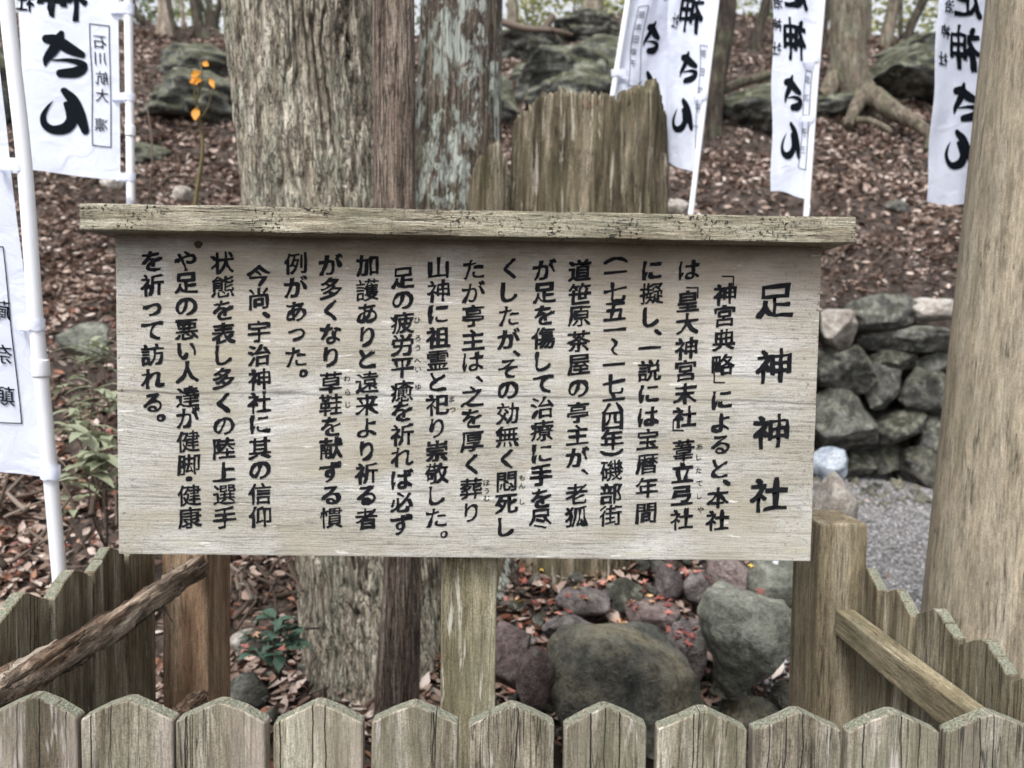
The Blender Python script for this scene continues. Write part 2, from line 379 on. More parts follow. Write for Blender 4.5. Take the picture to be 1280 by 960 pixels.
M['rock_dark'] = rockmat('dark olive boulder', (.07, .073, .068), (.125, .12, .098), (.20, .18, .13), .05, 4, .2, .9)
M['rock_purple'] = rockmat('purplish stone', (.085, .072, .072), (.16, .138, .14), (.25, .225, .225), 0, 8, .3, 1.)
M['rock_red'] = rockmat('reddish stone', (.11, .08, .077), (.19, .145, .138), (.29, .235, .225), 0, 8, .3, 1.)
M['rock_grey'] = rockmat('grey stone', (.045, .045, .042), (.10, .10, .093), (.21, .207, .195), .12, 8, .5, 1.)
M['rock_moss'] = rockmat('mossy outcrop', (.018, .019, .018), (.055, .058, .052), (.15, .152, .14), .28, 3.5, .45, 1., strat=True)
M['rock_pale'] = rockmat('pale stone', (.22, .19, .17), (.32, .29, .26), (.42, .40, .37), 0, 8, .3, .6)
M['lump_blue'] = rockmat('pale blue lump', (.22, .25, .30), (.32, .36, .42), (.42, .46, .52), 0, 8, .1, .4)
M['leaf_litter'] = island('fallen brown leaves', [(0, (.065, .041, .031)), (.25, (.14, .09, .07)), (.5, (.23, .162, .132)), (.68, (.34, .26, .22)), (.84, (.47, .39, .345)), (.95, (.53, .475, .44)), (1, (.64, .59, .55))], .5, bump=True)
M['leaf_red'] = island('reddish fallen leaves', [(0, (.06, .02, .012)), (.35, (.14, .05, .03)), (.6, (.24, .10, .06)), (.85, (.30, .18, .13)), (1, (.45, .34, .28))], .6)
M['maple'] = island('fallen maple leaves', [(0, (.12, .035, .03)), (.4, (.28, .09, .07)), (.7, (.45, .20, .17)), (.93, (.55, .34, .2)), (1, (.62, .48, .06))], .6)
M['green_leaf'] = island('green leaves', [(0, (.10, .115, .06)), (.35, (.20, .225, .13)), (.75, (.36, .39, .28)), (1, (.52, .54, .43))], .4, .25)
M['teal_leaf'] = island('bluish green leaves', [(0, (.04, .075, .055)), (.6, (.09, .15, .11)), (1, (.16, .24, .17))], .4, .2)
M['orange_leaf'] = island('orange autumn leaves', [(0, (.62, .20, .02)), (.5, (.75, .33, .03)), (1, (.8, .48, .12))], .5, .4)
M['far_leaf'] = island('backlit far foliage', [(0, (.12, .14, .05)), (.4, (.26, .28, .11)), (.7, (.42, .43, .2)), (1, (.58, .56, .32))], .6, .55)
M['far_leaf2'] = island('dull far foliage', [(0, (.06, .085, .045)), (.5, (.14, .18, .10)), (1, (.28, .32, .2))], .6, .5)
M['twig'] = island('twigs', [(0, (.035, .024, .018)), (.6, (.085, .062, .048)), (1, (.22, .18, .15))], .85)
M['root'] = barkmat('root bark', (.07, .055, .042), (.14, .115, .088), (.22, .19, .145), None, 0, 1, .3, .5, 2)
def ground_mat():
    m = N('forest soil'); v = m.coord(rnd=False)
    n = m.noise(v, 9, 7, .7); n2 = m.noise(v, 60, 4, .7)
    c = m.ramp(n, [(.38, (.026, .02, .017)), (.5, (.06, .045, .038)), (.62, (.115, .088, .074))])
    m.color(m.mix(.7, c, m.ramp(n2, [(.3, .5), (.7, 1.5)]), 'MULTIPLY')); m.bump(m.math('ADD', n, n2), .9, .03); m.b.inputs['Roughness'].default_value = 1
    return m.m
M['soil'] = ground_mat()
def gravel_mat():
    m = N('grey gravel'); v = m.coord(rnd=False)
    q = m.n('TexVoronoi'); q.inputs['Scale'].default_value = 70; m.l(v, q.inputs['Vector'])
    c = m.ramp(m.noise(v, 55, 4, .7), [(.36, (.10, .096, .096)), (.64, (.32, .31, .305))])
    m.color(m.mix(.6, c, m.ramp(q.outputs['Distance'], [(0., 1.2), (.6, .45)]), 'MULTIPLY')); m.bump(q.outputs['Distance'], .7, -.01)
    return m.m
M['gravel'] = gravel_mat()
M['pebble'] = island('gravel stones', [(0, (.07, .07, .075)), (.5, (.2, .195, .2)), (1, (.46, .45, .46))], .8)

# ------------------------------------------------------------------ terrain
def hz(x, y):
    x = np.asarray(x, float); y = np.asarray(y, float)
    pa = -1.35 + .6 * y + .0 * x
    s = .12; A = .5 * (pa + .10 + np.sqrt((pa - .10) ** 2 + s))  - .12
    A = np.where(y > 1, A, A)
    pb = .03 + .105 * np.clip(y - 3, 0, 3.2)
    st = sm(y, 5.95, 6.35)
    B = pb * (1 - st) + (1.72 + .70 * (y - 6.3)) * st
    w = sm(x, 1.0, 1.5) * sm(y, 1.2, 2.6)
    z = A * (1 - w) + B * w
    crest = 13.6 + .8 * np.sin(x * .5) + .05 * x
    z = np.where(y > crest, -1.35 + .6 * crest - .22 * (y - crest) , z)
    z = z - .05 * np.maximum(0, np.abs(x) - 14) * sm(y, 3, 8)
    far = sm(y, 2.2, 3.5) * (1 - w * (1 - st))
    z = z + .30 * np.exp(-((x - .42) / .62) ** 2 - ((y - 2.95) / .5) ** 2)
    p = np.stack([x, y, 0 * x], -1)
    z = z + far * (.17 * fbm(p * .9, 5, 3) + .085 * fbm(p * 2.9, 9, 3)) + .012 * fbm(p * 9, 4, 2)
    return z
def GZ(x, y): return float(hz(np.array([x]), np.array([y]))[0])
def GD(px, py, lo=2.5, hi=14.2):
    D = np.linspace(lo, hi, 240); q = np.array([P(px, py, d) for d in D]); g = hz(q[:, 0], q[:, 1])
    k = np.where(q[:, 2] <= g)[0]; k = k[k > 0]
    return float(D[k[0]]) if len(k) else hi
def spread(lo, a, b, hi, n0, n1, n2):
    t0 = np.linspace(0, 1, n0, endpoint=False); t2 = np.linspace(0, 1, n2 + 1)[1:]
    return np.concatenate([a - (a - lo) * (1 - t0) ** 3, np.linspace(a, b, n1), b + (hi - b) * t2 ** 3])
gx = spread(-110, -6, 7.5, 110, 30, 270, 30); gy = spread(-60, 1.0, 14.8, 120, 20, 300, 30)
GX, GY = np.meshgrid(gx, gy); zz = hz(GX.ravel(), GY.ravel())
nx, ny = len(gx), len(gy); i = np.arange(ny - 1)[:, None] * nx; j = np.arange(nx - 1)[None]
gf = np.stack([i + j, i + j + 1, i + nx + j + 1, i + nx + j], -1).reshape(-1, 4)
tag(mesh('ground', np.stack([GX.ravel(), GY.ravel(), zz], -1), gf, M['soil'], smooth=True), kind='structure')
# gravel path on the right
ax = np.linspace(1.32, 6.5, 90); ay = np.linspace(1.6, 5.98, 90); AX, AY = np.meshgrid(ax, ay)
i = np.arange(89)[:, None] * 90; j = np.arange(89)[None]
tag(mesh('path', np.stack([AX.ravel(), AY.ravel(), hz(AX.ravel(), AY.ravel()) + .004], -1), np.stack([i + j, i + j + 1, i + 91 + j, i + 90 + j], -1).reshape(-1, 4), M['gravel'], smooth=True), kind='structure')

def scatter_mesh(name, tv, tf, pos, yaw, tilt, roll, size, mat, label, cat, kind='stuff'):
    """many copies of a small template as ONE stuff mesh"""
    tv = np.asarray(tv, float); n = len(pos); k = len(tv)
    cy, sy = np.cos(yaw), np.sin(yaw); ct, st = np.cos(tilt), np.sin(tilt); cr, sr = np.cos(roll), np.sin(roll)
    v = np.repeat(tv[None], n, 0) * (size[:, None] if size.ndim > 1 else size[:, None, None])
    x, y, z = v[..., 0], v[..., 1], v[..., 2]
    y, z = y * ct[:, None] - z * st[:, None], y * st[:, None] + z * ct[:, None]
    x, z = x * cr[:, None] + z * sr[:, None], -x * sr[:, None] + z * cr[:, None]
    x, y = x * cy[:, None] - y * sy[:, None], x * sy[:, None] + y * cy[:, None]
    v = np.stack([x, y, z], -1) + pos[:, None]
    f = (np.asarray(tf)[None] + (np.arange(n) * k)[:, None, None]).reshape(-1, len(tf[0]))
    return tag(mesh(name, v.reshape(-1, 3), f, mat), label, cat, None, kind)
LEAF_V = [(0, -.5, 0), (-.20, -.18, .07), (.20, -.18, .07), (0, -.1, -.02), (-.21, .14, .09), (.21, .14, .06), (0, .2, -.02), (0, .55, .05)]
LEAF_F = [(0, 3, 1), (0, 2, 3), (1, 3, 6), (1, 6, 4), (3, 2, 5), (3, 5, 6), (4, 6, 7), (6, 5, 7)]
def litter(n, y0, y1, cond, size, name, mat, label, tilt=.5, lift=.012):
    y = np.sqrt(rng.uniform(y0 ** 2, y1 ** 2, n)); x = rng.uniform(-1.1, 1.0, n) * y
    k = cond(x, y); x, y = x[k], y[k]
    cl = fbm(np.stack([x * .9, y * 1.3, 0 * x], -1), 77, 4) + .5 * fbm(np.stack([x * 4, y * 4, 0 * x], -1), 78, 2)
    k = rng.uniform(0, 1, len(x)) < np.clip(.74 + 2.0 * cl, .28, 1.); x, y = x[k], y[k]; n = len(x)
    z = hz(x, y) + rng.uniform(0, 1, n) * lift + .004
    s = rng.uniform(*size, n); sl_ = math.atan(.55)
    return scatter_mesh(name, LEAF_V, LEAF_F, np.stack([x, y, z], -1), rng.uniform(0, 6.28, n), rng.normal(0, tilt, n), rng.normal(0, tilt, n), s, mat, label, 'leaf litter')
onpath = lambda x, y: (x > 1.3) & (y < 6.1)
litter(105000, 2.3, 7.2, lambda x, y: ~onpath(x, y), (.028, .08), 'leaf_litter', M['leaf_litter'], 'thick layer of dry brown leaves covering the lower forest slope', .42, .03)
litter(105000, 7.0, 14.6, lambda x, y: ~onpath(x, y), (.05, .11), 'leaf_litter', M['leaf_litter'], 'thick layer of dry brown leaves covering the upper forest slope', .6, .03)
litter(12000, 2.2, 5.2, lambda x, y: (x < .9) & ~onpath(x, y), (.03, .06), 'reddish_leaf_litter', M['leaf_red'], 'small reddish brown leaves lying on the bank behind the sign', .6, .035)
litter(500, 2.6, 6.0, lambda x, y: onpath(x, y), (.03, .06), 'path_leaf_litter', M['leaf_litter'], 'few stray leaves lying on the grey gravel path', .3, .01)
# gravel stones
n = 24000; y = np.sqrt(rng.uniform(2.2 ** 2, 6 ** 2, n)); x = rng.uniform(.3, .80, n) * y; k = (x > 1.28); x, y = x[k], y[k]
x2 = rng.uniform(.75, 1.35, 2500); y2 = rng.uniform(2.1, 2.9, 2500); x = np.concatenate([x, x2]); y = np.concatenate([y, y2]); n = len(x)
OCT_V = [(1, 0, 0), (-.9, .2, 0), (0, 1, 0), (.1, -.8, 0), (0, 0, .6), (0, 0, -.6)]
OCT_F = [(0, 2, 4), (2, 1, 4), (1, 3, 4), (3, 0, 4), (2, 0, 5), (1, 2, 5), (3, 1, 5), (0, 3, 5)]
scatter_mesh('gravel', OCT_V, OCT_F, np.stack([x, y, hz(x, y) + .006], -1), rng.uniform(0, 6.28, n), rng.normal(0, .4, n), rng.normal(0, .4, n), rng.uniform(.005, .014, n), M['pebble'], 'loose grey gravel of the path beside the stone wall', 'gravel')
# twigs lying on the slope
parts = []
for k in range(900):
    y = math.sqrt(random.uniform(2.4 ** 2, 12 ** 2)); x = random.uniform(-.75, .75) * y
    if x > 1.3 and y < 6.1: continue
    a = random.uniform(0, 6.28); L = random.uniform(.1, .45); pts = []
    for t in (0, .5, 1):
        px_ = x + L * (t - .5) * math.cos(a) + random.uniform(-.02, .02); py_ = y + L * (t - .5) * math.sin(a)
        pts.append((px_, py_, GZ(px_, py_) + .03 + random.uniform(0, .03)))
    r = random.uniform(.002, .007); parts.append(tube(pts, [r, r * .8, r * .4], 5, 5))
v, f = join(parts); tag(mesh('twig_litter', v, f, M['twig']), 'thin dead twigs scattered over the leafy slope', 'twigs', None, 'stuff')

# ------------------------------------------------------------------ rocks
def ico(sub):
    import bmesh
    bm = bmesh.new(); bmesh.ops.create_icosphere(bm, subdivisions=sub, radius=1)
    v = np.array([q.co[:] for q in bm.verts]); f = np.array([[q.index for q in fc.verts] for fc in bm.faces]); bm.free(); return v, f
ICO = {k: ico(k) for k in (3, 4, 5)}
def rockgeo(rx, ry, rz, seed, cuts=9, sub=4, amp=.10, flat=.8, layer=0.):
    v, f = ICO[sub]; v = v.copy(); r_ = np.random.default_rng(seed)
    for k in range(cuts):
        d = r_.normal(size=3); d /= np.linalg.norm(d); h = r_.uniform(flat - .15, flat + .12)
        s = v @ d; ex = np.maximum(s - h, 0); v -= (ex * .93)[:, None] * d
    v += v * (amp * fbm(v * 1.6 + seed, seed, 4))[:, None]
    v += v * (.035 * fbm(v * 6 + seed, seed + 3, 3))[:, None] + v * (.05 * (np.abs(fbm(v * 2.6 + seed, seed + 6, 4)) - .2))[:, None]
    if layer:
        t = v @ np.array([.25, -.3, 1.]) * 3.2 + .5 * fbm(v * 1.5 + seed, seed + 9, 3)
        v *= (1 + layer * (np.abs((t % 1) - .5) * 2 - .5))[:, None]
    # normalise the extent so that the stone fills its size
    v = (v - (v.max(0) + v.min(0)) / 2) / ((v.max(0) - v.min(0)) / 2)
    a = r_.uniform(-.2, .2); c, s = math.cos(a), math.sin(a)
    return v * np.array([rx, ry, rz]), f
def rock(name, box, D, mat, seed, label=None, cat='rock', group=None, parent=None, depth=1., cuts=13, amp=.12, flat=.7, layer=0., sub=4, grow=1.04):
    x0, y0, x1, y1 = box; c = P((x0 + x1) / 2, (y0 + y1) / 2, D); rx = (x1 - x0) / 1920 * D * grow; rz = (y1 - y0) / 1920 * D * grow
    v, f = rockgeo(rx, depth * (rx * rz) ** .5, rz, seed, cuts, sub, amp, flat, layer)
    o = mesh(name, v, f, M[mat], parent, smooth=not parent)
    if parent: o.location = tuple(c - np.array(parent.location))
    else: o.location = tuple(c); tag(o, label, cat, group)
    return o
G = 'rocks lying inside the fence'
rock('boulder', (676, 780, 877, 930), 2.15, 'rock_dark', 3, 'largest dark olive boulder just behind the front fence', 'boulder', G, cuts=16, flat=.68, amp=.17, sub=5)
rock('boulder', (876, 740, 998, 868), 2.25, 'rock_green', 8, 'rounded grey green boulder beside the fence post under the sign', 'boulder', G, cuts=12, flat=.74, amp=.16, sub=5)
rock('rock', (596, 776, 664, 868), 2.2, 'rock_red', 11, 'reddish rock half behind the sign post', 'rock', G)
rock('rock', (644, 808, 694, 890), 2.05, 'rock_red', 12, 'narrow upright pinkish rock left of the dark boulder', 'rock', G, flat=.95)
rock('rock', (678, 762, 752, 812), 2.35, 'rock_purple', 13, 'purplish rock resting against the top of the dark boulder', 'rock', G)
rock('rock', (694, 736, 762, 770), 2.6, 'rock_purple', 14, 'flat purplish rock under the stump foot', 'rock', G)
rock('rock', (758, 720, 806, 768), 2.65, 'rock_grey', 15, 'small squarish grey rock below the stump', 'rock', G)
rock('rock', (818, 704, 856, 750), 2.7, 'rock_purple', 16, 'upright purplish rock among red leaves under the sign', 'rock', G)
rock('rock', (852, 714, 888, 750), 2.65, 'rock_purple', 17, 'small rounded slate coloured rock under the sign', 'rock', G)
rock('rock', (882, 695, 936, 752), 2.7, 'rock_red', 18, 'slanted pinkish rock above the grey green boulder', 'rock', G)
rock('rock', (926, 700, 1012, 758), 2.75, 'rock_green', 19, 'broad flat grey green rock touching the fence post', 'rock', G)
rock('rock', (900, 868, 972, 922), 2.3, 'rock_dark', 20, 'low dark flat rock in gravel behind the pickets', 'rock', G)
rock('rock', (893, 848, 932, 880), 2.3, 'rock_dark', 21, 'small dark rock tucked under the grey green boulder', 'rock', G)
rock('rock', (964, 850, 1006, 905), 2.3, 'rock_dark', 26, 'dark wedge of rock beside the foot of the fence post', 'rock', G)
rock('rock', (836, 770, 884, 850), 2.45, 'rock_purple', 27, 'brownish rock wedged between the two large boulders', 'rock', G)
rock('rock', (780, 748, 850, 790), 2.6, 'rock_red', 28, 'low reddish rock behind the dark boulder', 'rock', G)
rock('rock', (760, 690, 820, 725), 2.85, 'rock_grey', 29, 'grey rock just below the sign edge beside the stump', 'rock', G)
rock('rock', (284, 842, 338, 890), 2.2, 'rock_grey', 22, 'flat grey rock behind the left fence post', 'rock', G)
rock('rock', (288, 788, 318, 820), 2.4, 'rock_pale', 41, 'small pale rock beside the low blue green plant', 'rock', G)
rock('rock', (70, 404, 142, 455), 3.7, 'rock_green', 23, 'angular grey rock sticking out of the leaves left of the sign', 'rock', cuts=8, flat=.6)
rock('rock', (128, 215, 165, 240), 4.4, 'rock_pale', 24, 'small pale stone just above the left end of the sign cap', 'rock')
rock('rock', (216, 232, 240, 252), 4.6, 'rock_pale', 25, 'pale lichened stone at the foot of the orange leaved sapling', 'rock')
rock('rock', (1012, 588, 1068, 700), 3.2, 'rock_pale', 31, 'pinkish pale boulder rising behind the right fence post', 'rock', flat=.7)
rock('rock', (1016, 560, 1060, 606), 4.3, 'lump_blue', 32, 'pale bluish lump lying beside the gravel path', 'rock', amp=.35)  # unidentified bluish lump, built with the rock shape
rock('rock', (825, 248, 862, 272), 4.6, 'rock_pale', 33, 'small pale stone behind the sign cap beside the banner pole', 'rock')
rock('rock', (1105, 250, 1135, 268), 7.0, 'rock_grey', 34, 'small grey green stone lying among leaves above the wall', 'rock')

for nm, (xa, xb, ya, yb), nn, mt, lb in (('stone_rubble', (.0, .95, 2.25, 3.2), 260, 'rock_grey', 'small stones packed between the boulders under the sign'),
                                 ('stone_rubble', (-.95, 0, 2.1, 2.9), 60, 'rock_grey', 'small stones scattered at the feet of the trees'),
                                 ('stone_rubble', (1.4, 3.2, 5.2, 6.0), 220, 'rock_dark', 'small stones along the foot of the dry stone wall')):
    x = rng.uniform(xa, xb, nn); y = rng.uniform(ya, yb, nn); tv, tf = rockgeo(1, .9, .7, 77, 10, 3, .2, .65)
    sz = rng.uniform(.012, .045, nn) * rng.uniform(.6, 1.2, nn); scatter_mesh(nm, tv, tf, np.stack([x, y, hz(x, y) + sz * .4], -1), rng.uniform(0, 6.28, nn), rng.normal(0, .6, nn), rng.normal(0, .6, nn), sz, M[mt], lb, 'rubble')
# mossy outcrops on the hill
G = 'mossy rock outcrops on the hillside'
def outcrop(boxes, label, seed):
    b0 = boxes[0]; c = P((b0[0] + b0[2]) / 2, b0[3], b0[4])
    boxes = [(a, b, c2, d, min(13.4, GD((a + c2) / 2, d - .25 * (d - b))) + .15) for a, b, c2, d, e in boxes]; b0 = boxes[0]; c = P((b0[0] + b0[2]) / 2, b0[3], b0[4])
    root = empty('rock_outcrop', c, label, 'outcrop', G)
    for k, (x0, y0, x1, y1, D) in enumerate(boxes):
        rock('rock', (x0, y0, x1, y1), D, 'rock_moss', seed + k, parent=root, cuts=10, flat=.75, amp=.34, layer=.045, sub=5, depth=1.3, grow=1.12)
outcrop([(184, 92, 300, 160, 7.2), (200, 58, 300, 115, 8.2), (166, 180, 212, 216, 5.8)], 'dark mossy outcrop between the banner pole and the big trunk', 50)
outcrop([(650, 72, 752, 152, 7.6), (716, 52, 845, 160, 8.4), (624, 38, 700, 92, 9.4), (690, 22, 770, 62, 10.8), (628, 80, 668, 110, 8.6), (770, 150, 830, 215, 6.4), (660, 100, 760, 165, 7.0), (608, 100, 650, 175, 6.5)], 'large mossy outcrop above the broken stump', 60)
outcrop([(1076, 62, 1215, 142, 8.0), (1096, 50, 1200, 95, 8.8)], 'dark mossy outcrop right of the big rooted tree', 80)
outcrop([(890, 112, 1000, 172, 7.6), (985, 118, 1062, 158, 8.2)], 'grey green outcrop behind the third banner from the right edge', 90)
outcrop([(-60, 60, 24, 190, 6.0)], 'dark outcrop behind the left banner poles', 95)

# dry stone wall on the right
wroot = empty('dry_stone_wall', P(1120, 590, 5.95), 'dry stone retaining wall of irregular mossy stones beside the gravel path', 'stone wall')
WS = [(1020, 388, 1076, 442, 'rock_pale'), (1060, 371, 1140, 412, 'rock_grey'), (1134, 373, 1200, 402, 'rock_pale'), (1078, 404, 1192, 438, 'rock_grey'),
      (1006, 434, 1048, 482, 'rock_grey'), (1034, 434, 1092, 494, 'rock_dark'), (1088, 438, 1142, 464, 'rock_dark'), (1138, 436, 1190, 464, 'rock_grey'),
      (1074, 456, 1124, 510, 'rock_grey'), (1116, 460, 1192, 520, 'rock_dark'), (1008, 476, 1098, 568, 'rock_grey'), (1088, 508, 1150, 560, 'rock_dark'),
      (1140, 510, 1200, 575, 'rock_grey'), (1080, 548, 1130, 600, 'rock_dark'), (1120, 555, 1195, 615, 'rock_dark'), (1000, 555, 1050, 600, 'rock_dark'), (1044, 560, 1090, 602, 'rock_dark'),
      (950, 380, 1024, 430, 'rock_grey'), (940, 425, 1012, 500, 'rock_dark'), (930, 495, 1012, 580, 'rock_grey'), (1192, 380, 1270, 430, 'rock_grey'), (1190, 425, 1262, 500, 'rock_dark'), (1190, 495, 1270, 600, 'rock_grey')]
M['rock_wall'] = rockmat('dark wall stone', (.03, .03, .028), (.072, .07, .063), (.15, .145, .128), .15, 8, .4, 1.)
for k, (a, b, c_, d, mt) in enumerate(WS):
    mt = 'rock_wall' if mt == 'rock_dark' else mt
    rock('stone', (a, b, c_, d), 5.95 + .05 * math.sin(k * 2.1), mt, 120 + k, parent=wroot, cuts=18, flat=.6, amp=.16, grow=1.12, depth=1.2, layer=.03, sub=5)

# ------------------------------------------------------------------ trees near the sign
def ridged(th, s, k, zs, seed, tw=0.):
    """vertical furrows: k ridges round the trunk, drifting with height"""
    a = np.stack([np.cos(th) * k, np.sin(th) * k, s * zs], -1)
    a = a + .5 * np.stack([vn(a * .5, seed + 5), vn(a * .5, seed + 6), 0 * s], -1)
    return 1 - np.abs(fbm(a, seed, 3, .5)) * 2
def trunk(name, px_path, D, mat, label, furrow, kf, zs, seed, rings=260, seg=220, cat='tree', knots=0., flare=None, group=None):
    pts, rad = [], []
    for (px, py, w, dd) in px_path:
        pts.append(P(px, py, D + dd)); rad.append(w / 1920 * (D + dd))
    base = pts[-1]; root = empty(name, (base[0], base[1], GZ(base[0], base[1])), label, cat, group)
    pts = [rel(root, q) for q in pts]
    def dsp(th, s, v):
        rd = ridged(th, s, kf, zs, seed)
        o = 1 + furrow * (1 - np.exp(-3.2 * np.clip(1 - np.abs(1 - rd) * 1.0, 0, 1)) - .8) * 1.0 * (1 if kf < 6.4 else 1) + .05 * fbm(v * 3 + seed, seed + 1, 3)
        if kf == 6.2:
            q3 = np.stack([np.cos(th) * 2.2, np.sin(th) * 2.2, s * 2.2], -1)
            a = th / (2 * math.pi) * 38 + 1.5 * vn(q3, 91) + .75 * vn(q3 * 2.6, 92) + .35 * vn(q3 * 7, 93)
            fr = np.abs((a % 1) - .5); dm = np.clip(.75 + 1.1 * vn(q3 * 2 + 9, 94), .15, 1.3)
            o = o - .075 * dm * np.exp(-(fr / .14) ** 2) + .02 * fbm(np.stack([np.cos(th) * 16, np.sin(th) * 16, s * 16], -1), 95, 3)
        o = o + knots * np.clip(fbm(v * 11 + seed, seed + 4, 3), 0, 1)
        return o
    v, f = tube(pts, rad, rings, seg, dsp)
    mesh('trunk', v, f, M[mat], root, smooth=True)
    return root
trunk('big_tree', [(352, -700, 190, 0), (368, -300, 186, 0), (378, 0, 186, 0), (392, 150, 180, 0), (405, 262, 182, 0), (440, 500, 178, 0), (462, 700, 182, 0), (474, 830, 196, -.05), (480, 930, 240, -.1)], 2.75, 'bark_big',
      'thick leaning tree with deeply furrowed grey tan bark behind the sign', .05, 6.2, 1.1, 11, 420, 520, knots=.03)
trunk('slim_tree', [(490, -700, 46, 0), (491, -300, 48, 0), (492, 0, 50, 0), (494, 262, 52, 0), (499, 500, 50, 0), (502, 700, 46, 0), (500, 790, 52, 0), (495, 900, 56, 0), (494, 960, 60, 0)], 2.15, 'bark_slim',
      'slim straight trunk with reddish fibrous bark in front of the thick tree', .07, 7, 1.6, 23, 300, 120)
trunk('cedar_tree', [(582, -700, 92, 0), (580, -300, 94, 0), (577, 0, 98, 0), (574, 150, 104, 0), (571, 262, 116, 0), (572, 450, 130, 0), (580, 650, 165, 0), (590, 790, 210, -.05)], 3.0, 'bark_cedar',
      'straight cedar trunk with patches of pale green lichen', .09, 8, 1.2, 31, 300, 200)

# stump
def stump(name, D, cx, halfw, depth, prof, zb_px, label, seed, mat='stump', lean=0.):
    """shell of rotting wood: prof = [(px, top py)], jagged top, hollow inside"""
    c0 = P(cx, zb_px, D + depth); root = empty(name, c0, label, 'stump')
    seg = 300; rings = 120; th = np.linspace(0, 2 * math.pi, seg, endpoint=False)
    px = np.array([p for p, _ in prof], float); py = np.array([q for _, q in prof], float)
    xs = cx + halfw * np.cos(th)
    topy = np.interp(xs, px, py)
    ztop = np.array([P(a, b, D + depth - depth * math.sin(-t))[2] if False else P(a, b, D + .5 * depth)[2] for a, b, t in zip(xs, topy, th)])
    back = np.sin(th) > 0
    spl = np.floor(th / (2 * math.pi) * 62 + .9 * vn(np.stack([th * 9, 0 * th, 0 * th], -1), seed))
    jag = _h(spl.astype(np.int64), spl.astype(np.int64) * 3, spl.astype(np.int64) * 0, seed)
    ztop = ztop - .030 * jag - .024 * np.abs(vn(np.stack([th * 60, 0 * th, 0 * th], -1), seed + 2)) - .05 * back * jag
    groove = .022 * (jag - .5)
    W = halfw / 960 * (D + depth)
    t = np.linspace(0, 1, rings)[:, None]
    zb = c0[2] - .12
    Z = zb + (ztop[None] - zb) * t
    u = (Z - zb) / (ztop.max() - zb)
    flare = .97 + .22 * (1 - u) ** 2 - .07 * u ** 4
    rr = ridged(th[None] + 0 * Z, Z, 9, 1.1, seed)
    fac = flare * (1 + groove[None] * (.5 + .5 * u)) * (1 + .05 * (rr - .6)) + .03 * fbm(np.stack([np.cos(th)[None] * 3 + 0 * Z, np.sin(th)[None] * 3 + 0 * Z, Z * 2.5], -1), seed + 7, 3)
    # dark open checks between splinters
    edge = np.abs(((th / (2 * math.pi) * 21 + .35 * vn(np.stack([th * 4, 0 * th, 0 * th + 3], -1), seed)) % 1) - .5)[None] + .05 * vn(np.stack([0 * Z + th[None] * 2, 0 * Z, Z * 5], -1), seed + 8)
    fac = fac - .065 * (edge < .022) * (u > .12)
    fac = fac + .035 * fbm(np.stack([np.cos(th)[None] * 11 + 0 * Z, np.sin(th)[None] * 11 + 0 * Z, Z * 7], -1), seed + 11, 4) + .03 * (ridged(th[None] + 0 * Z, Z, 26, 2.2, seed + 3) - .6)
    X = W * fac * np.cos(th)[None]; Y = depth * fac * np.sin(th)[None] * 1.0
    outer = np.stack([X + lean * u, Y, Z - c0[2]], -1)
    ti = np.linspace(0, 1, 12)[:, None]; Zi = ztop[None] - .004 - (ztop[None] - (zb + .6 * (ztop.min() - zb))) * ti
    fi = (1 - .16 - .25 * ti) * (1 + groove[None])
    inner = np.stack([W * .92 * fi * np.cos(th)[None] + lean, depth * .92 * fi * np.sin(th)[None], Zi - c0[2]], -1)
    V = np.vstack([outer.reshape(-1, 3), inner.reshape(-1, 3)]); RN = rings + 12
    i = np.arange(RN - 1)[:, None] * seg; j = np.arange(seg)[None]; jn = (j + 1) % seg
    F = np.stack([i + j, i + jn, i + seg + jn, i + seg + j], -1).reshape(-1, 4)
    F = np.vstack([F[:, [0, 1, 2]], F[:, [0, 2, 3]]]); nV = len(V); V = np.vstack([V, inner[-1].mean(0)])
    o = (RN - 1) * seg; j = np.arange(seg); F = np.vstack([F, np.stack([o + j, o + (j + 1) % seg, np.full(seg, nV)], -1)])
    mesh('stump_shell', V, F, M[mat], root)
    return root
stump('broken_stump', 2.75, 726, 100, .24, [(620, 135), (640, 122), (653, 112), (682, 108), (702, 118), (735, 120), (752, 124), (762, 112), (778, 104), (792, 108), (798, 104), (803, 93), (807, 96), (812, 114), (820, 128), (836, 142)], 745,
      'tall broken tree stump with jagged splintered top behind the sign', 5)
stump('stump_fragment', 2.72, 604, 28, .10, [(572, 235), (580, 215), (590, 190), (604, 176), (616, 172), (626, 190), (634, 230)], 745,
      'narrow mossy shard of stump standing between cedar and tall stump', 9)
# little dry sprout on the stump top
v, f = join([tube([P(757, 140, 2.78), P(756, 126, 2.78), P(755, 118, 2.77)], [.002, .0015, .0008], 6, 5)] + [tube([P(735 + d, 134, 2.77), P(737 + 1.6 * d, 126, 2.76)], [.002, .001], 4, 5) for d in (-6, -2, 3, 8)])
tag(mesh('dry_sprout', v, f, M['maple']), 'tiny reddish sprigs on the rim of the tall stump', 'sprigs', None, 'stuff')

